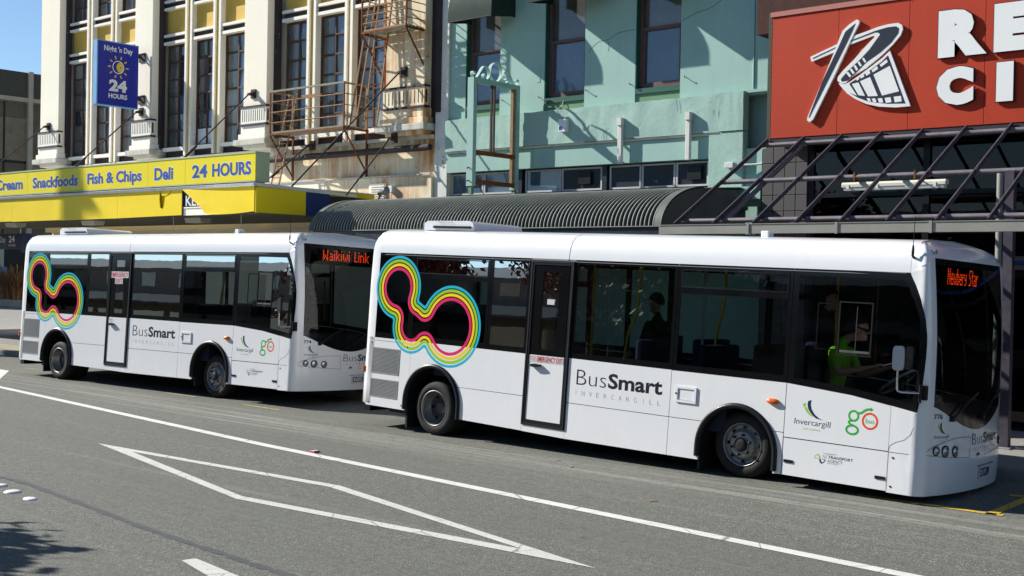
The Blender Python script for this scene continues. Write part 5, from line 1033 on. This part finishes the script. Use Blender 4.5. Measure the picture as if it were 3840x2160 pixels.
    for mir in (0, 1):
        for y, h, r, mt in ((.245, .60, .046, 'lamp_clear'),) if mir else ((.245, .60, .046, 'amber' if False else 'lamp_clear'), (.40, .59, .058, 'lamp_clear'), (.60, .58, .055, 'lamp_clear')):
            t = float(np.interp(y, [.20, .36, .60, .88], [2.246, 2.41, 2.652, 2.934])); fn = (lambda u, v, d, t=t, h=h: S(2*LH-t+u, h+v, d)) if mir else (lambda u, v, d, t=t, h=h: S(t+u, h+v, d))
            l = bd(MB().lathe([(r*1.12, .0), (r*1.1, .02), (r, .022)], fn, 20), 'headlamp_ring', 'black_trim'); bd(MB().lathe([(r, .016), (r*.8, .027), (r*.4, .033), (.001, .035)], fn, 20), 'headlamp', mt, l)
        seam = MB(); tt = [2.14, 2.3, 2.6, 2.95, 3.0]; up_h = [.60, .66, .715, .72, .72]; lo_h = [.56, .545, .52, .50, .50]
        fm = (lambda u, v, d: S(2*LH-u, v, d)) if mir else S
        ribbon(seam, smooth2(list(zip(tt, up_h)), 5)+[(3.0, .5)]+smooth2(list(zip(tt, lo_h)), 5)[::-1], .006, fm, .016, 0); bd(seam, 'lamp_panel_joint', 'decal_grey')
    for mir in (0, 1):
        seam = MB(); ribbon(seam, [(1.736, .15), (1.736, .56), (1.745, .62), (1.80, .66), (1.90, .70), (1.96, .76), (1.99, .85), (2.005, .98)], .006, (lambda u, v, d: S(2*LH-u, v, d)) if mir else S, .001); ribbon(seam, [(1.74, .556), (1.95, .558), (2.14, .56)], .006, (lambda u, v, d: S(2*LH-u, v, d)) if mir else S, .002); bd(seam, 'panel_joint', 'decal_grey')
    p0 = tB(1.22); pf = lambda u, v, d: S(u, v, .022+d); pl_ = bd(MB().prism([(p0-.01, .245), (p0+.36, .245), (p0+.36, .375), (p0-.01, .375)], pf, 0, .008), 'number_plate', 'plate_white'); b = MB(); put_text(b, plate, p0+.015, p0+.335, .263, .357, pf, .0095, bold=.01); bd(b, 'plate_lettering', 'decal_ink', pl_)
    bd(MB().prism([(p0-.06, .385), (p0+.5, .385), (p0+.5, .392), (p0-.06, .392)], pf, 0, .01), 'plate_trim', 'black_trim')
    b = MB(); ribbon(b, [(tB(1.17)-.03, .50), (tB(1.17), .53), (tB(1.17)+.04, .51)], .025, S, .024); bd(b, 'maker_badge', 'hub')
    # wipers
    for a, c in ((2.55, 3.1), (3.3, 3.95)):
        wp = bd(MB().tube([S(a, .93, .03), S(a+.28, 1.10, .035), S(c, 1.19, .03)], .012, 6), 'wiper', 'black_trim'); bd(MB().cbox(*[q for k in range(3) for q in (S(a, .93, .01)[k]-.03, S(a, .93, .01)[k]+.03)], .01), 'wiper_pivot', 'black_trim', wp)
    # ---- inside
    bd(MB().box(-6.2, 1.95, .66, BW-.66, .46, .49).box(-4.4, -.62, .08, .655, .46, .49).box(-4.4, -.62, BW-.655, BW-.08, .46, .49).box(.46, 1.95, .08, .655, .46, .49).box(.46, 1.95, BW-.655, BW-.08, .46, .49), 'floor', 'bus_floor'); bd(MB().box(-6.2, -3.9, .66, BW-.66, .491, .72).box(-6.2, -5.5, .08, .655, .491, .72).box(-6.2, -5.5, BW-.655, BW-.08, .491, .72).box(-5.49, -4.42, .08, .655, .88, .9).box(-5.49, -4.42, BW-.655, BW-.08, .88, .9), 'rear_step', 'bus_floor')
    seat0 = None
    sm = MB().cbox(-.22, .20, -.42, .42, .38, .47, .04).box(-.18, .14, -.36, .36, 0, .38); sb_ = MB().cbox(-.25, -.16, -.42, .42, .42, 1.0, .04); 
    for s, y, z in [(-5.75, .52, .72), (-5.75, 1.82, .72), (-4.9, .52, .72), (-4.9, 1.82, .72), (-4.05, 1.82, .72), (-2.1, 1.82, .49), (-1.35, 1.82, .49), (-1.35, .52, .49), (-.45, .52, .49), (-.45, 1.82, .49)]:
        if seat0 is None: seat0 = bd(sm, 'seat', 'seat_blue'); seat0b = bd(sb_, 'seat_back', 'seat_blue', seat0); seat0.location = (s, y, z)
        else:
            o = seat0.copy(); COL.objects.link(o); o.parent = bus; o.location = (s, y, z); q = seat0b.copy(); COL.objects.link(q); q.parent = o
    for pts in ([(-2.90, .95, .5), (-2.92, .95, 2.7)], [(-2.2, .72, .95), (-2.15, .72, 1.5), (-2.02, .72, 1.85), (-2.0, .72, 2.7)], [(-.98, .85, .95), (-.9, .85, 1.6), (-.82, .85, 2.0), (-.82, .85, 2.7)], [(-.3, 1.7, .5), (-.3, 1.7, 2.0)], [(-4.35, .75, .75), (-4.35, .75, 2.7)], [(.45, 1.3, .5), (.45, 1.3, 2.7)]): bd(MB().tube(smooth2(pts, 4), .018, 8), 'grab_pole', 'pole_yellow')
    bd(MB().tube([(-1.35, 1.25, .5), (-1.35, 1.25, 2.7)], .02, 8), 'grab_pole', 'steel_pole'); bd(MB().box(.5, .53, .1, 1.05, .5, 1.55), 'cab_partition', 'bus_lining'); bd(MB().cbox(.52, 1.0, .38, .88, .78, .95, .04).cbox(.52, .66, .38, .88, .95, 1.62, .05).box(.6, .95, .45, .8, .49, .78), 'driver_seat', 'seat_blue')
    bd(MB().prism([(1.52, .5), (2.05, .5), (2.05, 1.05), (1.9, 1.12), (1.62, 1.08), (1.55, .95)], lambda u, v, d: (u, d, v), .12, BW-.7), 'dashboard', 'black_trim')
    cw = Vector((1.56, .58, 1.25)); ax = Vector((-.62, 0, .78)).normalized(); e1 = Vector((0, 1, 0)); e2 = ax.cross(e1)
    sw_ = bd(MB().tube([cw+(e1*math.cos(a)+e2*math.sin(a))*.225 for a in np.linspace(0, 2*math.pi, 28, endpoint=False)], .014, 7, closed=True), 'steering_wheel', 'cloth_pale'); bd(MB().bar(cw-e1*.22, cw+e1*.22, .03, .015).bar(cw, cw-e2*.22, .03, .015).tube([cw, cw-ax*.35], .03, 8), 'steering_column', 'black_trim', sw_)
    # ---- destination display
    bd(MB().box(1.86, 1.94, .45, BW-.45, 2.27, 2.54), 'display_box', 'under')
    cols = []
    for ch in dest:
        g = LED[ch]
        for c in range(len(g[0])): cols.append([g[r][c] for r in range(7)])
        cols.append(['0']*7)
    pit = (1.12 if sticker_high else .92)/len(cols); y0 = BW/2+.12-pit*len(cols)/2; b = MB()
    for i, cl in enumerate(cols):
        for r in range(7):
            if cl[r] == '1': y = y0+i*pit; z = 2.50-r*.026; b.face([(1.942, y, z), (1.942, y+pit*.82, z), (1.942, y+pit*.82, z+.019), (1.942, y, z+.019)])
    bd(b, 'display_lettering', 'led', fix=False)
    # ---- wheels
    rw = .385
    def wheel(s, mir, front):
        yo = .16 if front else .05; yside = BW-yo if mir else yo
        cz = (rw-P0[2]-s*sv.z-yside*yv.z)/up.z; sg = 1 if not mir else -1
        fn = lambda u, v, d: (s+u, (yside+d) if not mir else (yside-d), cz+v)
        tyw = .225; tp = [(.252, .012), (.262, .0), (.30, -.006), (.345, .004), (.372, .022), (.384, .045), (rw, .08), (rw, tyw-.08), (.384, tyw-.045), (.36, tyw-.01), (.26, tyw)]
        b = MB().lathe(tp, fn, 48)
        for k in range(4): d = .06+.035*k; b.lathe([(rw+.0005, d), (rw+.004, d+.004), (rw+.004, d+.022), (rw+.0005, d+.026)], fn, 48)
        ty = bd(b, 'tyre', 'tyre')
        if not front: bd(MB().lathe([(.26, .26), (.37, .285), (rw, .33), (rw, .43), (.36, .49), (.26, .5)], fn, 40), 'tyre', 'tyre')
        if front:
            prof_ = [(.253, .012), (.25, -.004), (.242, -.006), (.236, .01), (.228, .035), (.205, .055), (.19, .05), (.165, .018), (.155, -.008), (.14, -.018), (.095, -.018), (.085, -.012), (.078, -.02)]
            rim = bd(MB().lathe(prof_, fn, 40), 'rim', 'rim_silver', ty); bd(MB().lathe([(.08, -.02), (.078, -.045), (.06, -.055), (.03, -.058), (.001, -.058)], fn, 24), 'hub_cap', 'hub', ty)
            b = MB()
            for k in range(6): a = 2*math.pi*k/6+.3; b.lathe([(.017, -.015), (.016, -.05), (.001, -.052)], lambda u, v, d, a=a: fn(u+.118*math.cos(a), v+.118*math.sin(a), d), 6)
            tag(bd(b, 'wheel_nuts', 'hub', ty), kind='stuff'); b = MB()
            for k in range(8): a = 2*math.pi*k/8; b.disc((.19*math.cos(a), .19*math.sin(a)), .021, lambda u, v, d: fn(u, v, d+.042-.9*(math.hypot(u, v)-.19)), 0, 12)
            tag(bd(b, 'rim_holes', 'under', ty), kind='stuff')
        else:
            prof_ = [(.253, .012), (.25, -.004), (.242, -.006), (.237, .012), (.232, .06), (.225, .11), (.205, .15), (.19, .155), (.13, .16), (.10, .15), (.085, .12), (.07, .105), (.001, .1)]
            rim = bd(MB().lathe(prof_[:7], fn, 40), 'rim', 'rim_silver', ty); bd(MB().lathe(prof_[6:], fn, 40), 'rim_dish', 'rim_dark', ty); b = MB()
            for k in range(6): a = 2*math.pi*k/6; b.disc((.165*math.cos(a), .165*math.sin(a)), .026, fn, .153, 12)
            tag(bd(b, 'rim_holes', 'under', ty), kind='stuff')
    for s, fr in ((-.07, 1), (-4.93, 0)):
        for mir in (0, 1): wheel(s, mir, fr)
    bd(MB().tube([(-4.925, .3, .3), (-4.925, BW-.3, .3)], .06, 8).tube([(0, .3, .3), (0, BW-.3, .3)], .04, 8), 'axle', 'under')
    return bus, mw
bus1, MW1 = make_bus('city_bus', 'white bus with driver in green shirt, fleet number 776, ahead in front of the cinema', (-6.962, 12.0, .003), R(.152), R(-1.332), R(2.887), '776', 'EZG389', 'Newbery Star', 'mirror_grey', False)
bus2, MW2 = make_bus('city_bus', 'white bus showing Waikiwi Link, fleet number 774, behind below the yellow canopy', (-17.777, 12.436, .1526), R(2.896), R(.038), R(3.123), '774', 'EZG387', 'Waikiwi Link', 'black_trim', True)
# ================================================================== people
def person(name, label, mw, J, mats, hair=True, shades=False, cap=False, group=None):
    """J: joint -> (x, y, z) in the bus; a skinned chain grown round the joints"""
    rad = dict(pelvis=.15, belly=.145, chest=.15, neck0=.075, neck1=.052, head0=.07, head1=.088, head2=.09, head3=.06, nose=.016)
    V, E, Rr, MT = [], [], [], []
    idx = {}
    def v(k, p, r, mt): idx[k] = len(V); V.append(Vector(p)); Rr.append(r); MT.append(mt)
    def e(a, b): E.append((idx[a], idx[b]))
    pv, ch, hd = Vector(J['pelvis']), Vector(J['chest']), Vector(J['head']); fw = Vector(J.get('face', (1, 0, 0))).normalized(); side = Vector((0, 0, 1)).cross(fw).normalized()
    v('pelvis', pv, .15, 2); v('belly', pv.lerp(ch, .45), .14, 1); v('chest', ch, .145, 1); nb = ch+Vector((0, 0, .17)); v('neck0', nb, .075, 1)
    n1 = nb.lerp(hd, .42); v('neck1', n1, .052, 0); v('head0', hd+fw*.02-Vector((0, 0, .075)), .062, 0); v('head1', hd-Vector((0, 0, .01)), .083, 0); v('head2', hd+Vector((0, 0, .06))-fw*.01, .085, 0); v('head3', hd+Vector((0, 0, .115))-fw*.015, .055, 0)
    for a, b in (('pelvis', 'belly'), ('belly', 'chest'), ('chest', 'neck0'), ('neck0', 'neck1'), ('neck1', 'head0'), ('head0', 'head1'), ('head1', 'head2'), ('head2', 'head3')): e(a, b)
    v('nose', hd+fw*.105-Vector((0, 0, .012)), .014, 0); e('head1', 'nose'); v('chin', hd+fw*.075-Vector((0, 0, .10)), .026, 0); e('head0', 'chin')
    for s, k in ((-1, 'r'), (1, 'l')):
        v('ear'+k, hd+side*s*.088+Vector((0, 0, -.005)), .016, 0); e('head1', 'ear'+k)
        sh = ch+Vector((0, 0, .10))+side*s*.185; el_ = Vector(J['elbow'+k]); wr = Vector(J['hand'+k]); v('sh'+k, sh, .068, 1); v('up'+k, sh.lerp(el_, .55), .052, 1); v('el'+k, el_, .042, mats[3]); v('fo'+k, el_.lerp(wr, .4), .038, mats[3]); v('wr'+k, wr, .026, 0)
        d = (wr-el_).normalized(); pm = wr+d*.06; v('pa'+k, pm, .03, 0)
        for a, b in (('chest', 'sh'+k), ('sh'+k, 'up'+k), ('up'+k, 'el'+k), ('el'+k, 'fo'+k), ('fo'+k, 'wr'+k), ('wr'+k, 'pa'+k)): e(a, b)
        sd_ = d.cross(Vector((0, 0, 1))).normalized()
        for q in range(4): o = sd_*(.024-.016*q); v('f%d%s' % (q, k), pm+d*.035+o, .0095, 0); v('g%d%s' % (q, k), pm+d*(.065-.006*abs(q-1))+o-Vector((0, 0, .03)), .008, 0); e('pa'+k, 'f%d%s' % (q, k)); e('f%d%s' % (q, k), 'g%d%s' % (q, k))
        v('t0'+k, wr+d*.03+sd_*.04, .011, 0); v('t1'+k, wr+d*.06+sd_*.045-Vector((0, 0, .015)), .009, 0); e('wr'+k, 't0'+k); e('t0'+k, 't1'+k)
        hp = pv+side*s*.10-Vector((0, 0, .03)); kn = Vector(J['knee'+k]); an = Vector(J['foot'+k]); v('hp'+k, hp, .095, 2); v('th'+k, hp.lerp(kn, .5), .08, 2); v('kn'+k, kn, .06, 2); v('cf'+k, kn.lerp(an, .35), .055, 2); v('an'+k, an+Vector((0, 0, .08)), .04, 2); v('he'+k, an+Vector((0, 0, .03)), .035, 2); v('to'+k, an+fw*.17+Vector((0, 0, .025)), .03, 2)
        for a, b in (('pelvis', 'hp'+k), ('hp'+k, 'th'+k), ('th'+k, 'kn'+k), ('kn'+k, 'cf'+k), ('cf'+k, 'an'+k), ('an'+k, 'he'+k), ('he'+k, 'to'+k)): e(a, b)
    W3 = [mw @ p for p in V]; base = mw @ Vector(J['footr'])
    me = bpy.data.meshes.new('skel'); me.from_pydata([p-base for p in W3], E, []); o = bpy.data.objects.new('skel', me); COL.objects.link(o)
    bm = bmesh.new(); bm.from_mesh(me); lay = bm.verts.layers.skin.verify(); bm.verts.ensure_lookup_table()
    for i, vv in enumerate(bm.verts): vv[lay].radius = (Rr[i], Rr[i]); vv[lay].use_root = (i == 0)
    bm.to_mesh(me); bm.free()
    md = o.modifiers.new('skin', 'SKIN'); md.branch_smoothing = .6; o.modifiers.new('sub', 'SUBSURF').levels = 2
    bpy.context.view_layer.update(); dg = bpy.context.evaluated_depsgraph_get(); bm_ = bpy.data.meshes.new_from_object(o.evaluated_get(dg)); bpy.data.objects.remove(o)
    bm_.name = 'body'; bm_.materials.clear()
    for k in ('skin', mats[0], mats[1]): bm_.materials.append(MAT[k])
    P = np.array([p-base for p in W3]); rr_ = np.array(Rr)
    for f in bm_.polygons: c = np.array(f.center); f.material_index = int(MT[int(np.argmin(np.linalg.norm(P-c, axis=1)-rr_))]); f.use_smooth = True
    root = thing(name, label, 'person', base, group); mesh_obj('body', bm_, root)
    hw = mw.to_3x3(); H = mw @ hd; F3 = (hw @ fw).normalized(); S3 = (hw @ side).normalized(); U3 = Vector((0, 0, 1))
    def shell(name, mat, k, test):
        b = MB(); n, m_ = 20, 14; rows = []
        for i in range(m_+1):
            T = lambda j: math.pi*i/m_*(.5-.14*math.sin(2*math.pi*j/n)); rows.append([H+U3*.045+(S3*math.sin(T(j))*math.cos(2*math.pi*j/n)*.092+F3*(math.sin(T(j))*math.sin(2*math.pi*j/n)*.105-.012)+U3*math.cos(T(j))*.112)*k for j in range(n)])
        b.grid(rows, 0, True, True); return b.build(name, mat, root)
    if hair: shell('hair', 'hair', 1.04, None)
    if cap:
        shell('cap', 'cloth_dark', 1.1, None); MB().prism([(-.075, .06), (.075, .06), (.06, .17), (0, .19), (-.06, .17)], lambda u, v, d: tuple(H+S3*u+F3*v+U3*(.055+d)), 0, .012).build('cap_peak', 'cloth_dark', root)
    if shades:
        b = MB()
        for s in (-1, 1): b.prism([(s*.012, .0), (s*.065, .005), (s*.062, -.035), (s*.02, -.038)], lambda u, v, d: tuple(H+S3*u+U3*(v+.03)+F3*(.09+d)), 0, .012); b.bar(H+S3*s*.07+U3*.025+F3*.09, H+S3*s*.092+U3*.02-F3*.0, .01, .018)
        b.bar(H-S3*.02+U3*.026+F3*.1, H+S3*.02+U3*.026+F3*.1, .008, .008); b.build('sunglasses', 'lens_black', root)
    return root
dj = dict(pelvis=(.80, .63, 1.06), chest=(.86, .63, 1.46), head=(1.08, .63, 1.80), face=(.93, -.05, -.32), elbowr=(.97, .36, 1.30), handr=(1.32, .46, 1.40), elbowl=(1.0, .86, 1.26), handl=(1.36, .74, 1.38), kneer=(1.28, .53, 1.06), kneel=(1.28, .75, 1.06), footr=(1.42, .52, .50), footl=(1.42, .76, .50))
person('person', 'person in green shirt and sunglasses at the wheel of the bus ahead', MW1, dj, ('shirt_green', 'cloth_dark', 2, 0), shades=True)
pa = MB().prism([(-.1, -.07), (.12, -.07), (.12, .07), (-.1, .07)], lambda u, v, d: tuple(MW1 @ Vector((1.48+u, .55+v, 1.44+d+u*.3))), 0, .004).build('paper_sheet', 'paper'); tag(pa, "sheet of white paper in the bus driver's hands", 'paper')
def seated(s, y, z, f=1):
    return dict(pelvis=(s, y, z+.52), chest=(s-.02*f, y, z+.93), head=(s+.02*f, y, z+1.27), face=(f, .05, 0), elbowr=(s+.08*f, y-.25*f, z+.66), handr=(s+.3*f, y-.14*f, z+.6), elbowl=(s+.08*f, y+.25*f, z+.66), handl=(s+.3*f, y+.14*f, z+.6), kneer=(s+.42*f, y-.1*f, z+.54), kneel=(s+.42*f, y+.1*f, z+.54), footr=(s+.46*f, y-.1*f, z+.01), footl=(s+.46*f, y+.1*f, z+.01))
person('person', 'seated passenger in dark vest and cap inside the bus ahead', MW1, seated(-2.28, 1.55, .64, -1), ('cloth_dark', 'cloth_dark', 2, 1), hair=False, cap=True, group='bus passengers')
person('person', 'passenger in dark clothes standing behind the driver of the bus ahead', MW1, dict(seated(.35, 1.2, .49), pelvis=(.35, 1.2, 1.36), chest=(.35, 1.2, 1.78), head=(.42, 1.2, 2.1), kneer=(.37, 1.12, .95), kneel=(.37, 1.28, .95), footr=(.33, 1.1, .50), footl=(.33, 1.3, .50), elbowr=(.38, .94, 1.55), elbowl=(.38, 1.46, 1.55), handr=(.55, 1.0, 1.4), handl=(.55, 1.4, 1.4)), ('cloth_dark', 'cloth_dark', 2, 1), group='bus passengers')
person('person', 'dark-haired passenger sitting at the rear of the bus below yellow canopy', MW2, seated(-4.0, 1.72, .72, 1), ('cloth_dark', 'cloth_dark', 2, 1), group='bus passengers')
person('person', 'passenger in pale top sitting by middle window of bus below yellow canopy', MW2, seated(-1.85, .62, .42, 1), ('cloth_pale', 'cloth_dark', 2, 1), group='bus passengers')
person('person', 'driver in dark clothes at the wheel of the bus below yellow canopy', MW2, dict(dj, face=(1, 0, 0)), ('cloth_dark', 'cloth_dark', 2, 1))

# ================================================================== far corner, off-frame street
fb = thing('concrete_building', 'grey concrete office building with dark pebble panels across the side street', 'building', (-72, 40, 0))
FXp = -66.0
MB().box(FXp-14, FXp-.3, 24, 60, 0, 13.2).build('wall', 'concrete', fb)
for k in range(10):
    y0 = 25.0+k*2.9
    MB().box(FXp-.3, FXp, y0-.14, y0+.14, 0, 13.3).build('column', 'concrete', fb)
    MB().box(FXp-.3, FXp-.14, y0+.14, y0+2.76, 11.8, 13.25).build('pebble_panel', 'pebble_dark', fb)
    MB().box(FXp-.3, FXp-.02, y0+.14, y0+2.76, 11.55, 11.79).build('beam', 'concrete', fb); MB().box(FXp-.3, FXp-.05, y0+.14, y0+2.76, 3.3, 3.6).build('beam', 'concrete', fb)
    w = MB().box(FXp-.26, FXp-.2, y0+1.4, y0+1.5, 3.6, 11.5).box(FXp-.26, FXp-.2, y0+.14, y0+2.76, 8.05, 8.2).box(FXp-.26, FXp-.2, y0+.14, y0+2.76, 6.3, 6.42).build('window', 'black_trim', fb)
    for a, c in ((.14, 1.4), (1.5, 2.76)):
        for z0, z1, mt in ((3.6, 6.3, 'office_pane'), (6.42, 8.05, 'office_blind' if random.random() < .5 else 'office_pane'), (8.2, 10.6, 'office_blind' if random.random() < .5 else 'office_pane'), (10.6, 11.5, 'office_pane')): MB().face([(FXp-.23, y0+a, z0), (FXp-.23, y0+c, z0), (FXp-.23, y0+c, z1), (FXp-.23, y0+a, z1)]).build('pane', mt, w)
    MB().box(FXp-.3, FXp-.12, y0+.14, y0+1.5, .0, 3.3).build('shop_wall', 'shop_cream' if k % 2 else 'shop_cream', fb); MB().box(FXp-.3, FXp-.16, y0+1.5, y0+2.76, 0, 3.3).build('shop_door', 'black_trim', fb)
y0 = 30.8
MB().box(FXp-.11, FXp-.06, 31.4, 32.45, 1.0, 2.15).build('poster', 'poster', fb); MB().tube([(FXp-.1, 33.05, 1.0), (FXp-.04, 33.05, 1.1), (FXp-.04, 33.05, 2.2), (FXp-.1, 33.05, 2.3)], .03, 6).build('door_handle', 'pole_yellow', fb)
# flax clumps
def blade_clump(name, label, c, n, h, mat):
    root = thing(name, label, 'plant', c, 'flax clumps on the corner'); b = MB()
    for k in range(n):
        a = random.random()*2*math.pi; l = h*random.uniform(.7, 1.15); lean = random.uniform(.15, 1.0); r0 = random.uniform(0, .35); w = random.uniform(.03, .06)
        d = Vector((math.cos(a), math.sin(a), 0)); sd_ = Vector((-d.y, d.x, 0)); rows = []
        for q in range(7):
            t = q/6; p = Vector(c)+d*(r0+lean*l*t*t*.8)+Vector((0, 0, l*(t-.42*lean*t*t*t))); ww = w*(1-t)**.6; rows.append([p-sd_*ww, p+Vector((0, 0, -.012)), p+sd_*ww])
        b.grid(rows, random.randrange(2), True)
    b.build('blades', mat, root, fix=False)
labs = ['reddish flax clump on the far corner beside the rear of the farther bus', 'tan flax clump on the far corner under the hanging blue sign', 'brown flax clump on the far corner by the shop poster']
for k, (x, y) in enumerate(((-60.2, 30.2), (-61.8, 30.4), (-63.2, 31.2))): blade_clump('flax_plant', labs[k], (x, y, .42), 130, 1.9, ['flax', 'flax_tan'])
pb = MB().cbox(-65, -58.5, 29.6, 32.2, .12, .45, .02).build('planter', 'concrete'); tag(pb, 'low concrete planter holding the flax clumps on the far corner', 'planter')
# power pole beyond the frame, its shadow crosses the yellow canopy
q = on(278, 760, 1, CY); t_ = 4.2; pxp, pyp = q.x-3.0*t_, q.y-1.0*t_
po = thing('street_pole', 'tall grey street light pole standing at the kerb beyond the yellow canopy', 'pole', (pxp, pyp, 0))
MB().tube([(pxp, pyp, 0), (pxp, pyp, 13.6)], [.24, .17], 14).build('shaft', 'galv', po); MB().tube([(pxp, pyp, 13.3), (pxp-.8, pyp-.4, 13.7), (pxp-2, pyp-.9, 13.8)], .05, 8).build('arm', 'galv', po); MB().cbox(pxp-2.6, pxp-1.9, pyp-1.05, pyp-.8, 13.72, 13.88, .03).build('lamp_head', 'galv', po)
# street trees on the camera's side (they show in the glass and throw the shadow at the lower left)
def tree(name, label, x, y, h, cr, nleaf, mat, ls=.16):
    root = thing(name, label, 'tree', (x, y, 0), 'street trees on the near side'); b = MB(); tips = []
    b.tube([(x, y, -.1), (x+.05, y, h*.2), (x, y+.05, h*.4)], [.2, .15, .12], 9)
    def limb(p, d, l, r, dep):
        q = p+d*l; b.tube([p, p.lerp(q, .5)+Vector((random.uniform(-.06, .06), random.uniform(-.06, .06), .03)), q], [r, r*.8, r*.55], 6)
        if dep == 0: tips.append(q); return
        for _ in range(3): a = Vector((random.uniform(-1, 1), random.uniform(-1, 1), random.uniform(-.15, .9))).normalized(); limb(q, (d*.7+a*.8).normalized(), l*.74, r*.55, dep-1)
        tips.append(q)
    for _ in range(5): a = random.random()*6.28; limb(Vector((x, y+.04, h*.36)), Vector((math.cos(a)*.75, math.sin(a)*.75, .8)).normalized(), cr*.5, .07, 3)
    b.build('trunk', 'bark', root); L = MB()
    for _ in range(nleaf):
        t = random.choice(tips); p = t+Vector((random.gauss(0, .28), random.gauss(0, .28), random.gauss(0, .22))); n = Vector((random.gauss(0, 1), random.gauss(0, 1), random.gauss(0, 1))).normalized(); u = n.orthogonal().normalized(); w = n.cross(u); s = ls*random.uniform(.6, 1.2)
        L.add([p-u*s*.5, p+w*s*.3, p+u*s*.5, p-w*s*.3], [(0, 1, 2, 3)])
    L.build('crown', mat, root, fix=False)
tree('street_tree', 'red-leaved street tree on the median behind the camera', -20.0, -2.5, 5.2, 2.6, 5000, 'leaf_red')
tree('street_tree', 'green street tree on the median left of the camera', -14.1, 1.55, 4.0, 1.5, 9000, 'leaf_green', .26)
tree('street_tree', 'dark street tree across the road behind the camera', -34.0, -8.0, 6.0, 3.0, 6000, 'leaf_red', .3); tree('street_tree', 'green street tree across the road opposite the cinema', -6.0, -9.0, 6.0, 3.0, 6000, 'leaf_green', .3); tree('street_tree', 'green street tree across the road opposite the yellow canopy', -24.0, -9.0, 6.0, 3.0, 6000, 'leaf_red', .3)
for k, (x0, x1, h, lab) in enumerate(((-120, -44, 5.6, 'long unseen shop building across the road, height shaped for bus window reflections'), (-43.5, -14, 5.4, 'unseen plastered shop building across the road, height shaped for bus window reflections'), (-13.5, 30, 9.0, 'unseen shop building across the road, made tall to block sky light'))):  # unseen backdrop, heights shaped to block sky light and set bus window reflections
    ob = thing('unseen_opposite_building', lab, 'building', ((x0+x1)/2, -18, 0), 'unseen buildings across the road')
    MB().box(x0, x1, -30, -17, -.05, h).build('wall', 'wall_far', ob); MB().box(x0, x1, -17.0, -14.4, 3.2, 3.6).build('canopy', 'gutter_grey', ob); MB().box(x0-.1, x1+.1, -17.15, -16.99, h-.35, h+.1).build('cornice', 'white_paint', ob)
    n = int((x1-x0)/3.2)
    for i in range(n):
        a = x0+.9+i*3.2; MB().box(a, a+1.2, -17.05, -16.98, 4.2, min(h-.6, 6.8)).build('window', 'pane_dark', ob); MB().box(a-.5, a+2.2, -17.04, -16.98, .4, 2.8).build('shop_window', 'pane_dark', ob)
tag(MB().box(-160, 80, -17, -13.0, -.05, .12).build('footpath', 'pavers'), kind='structure')
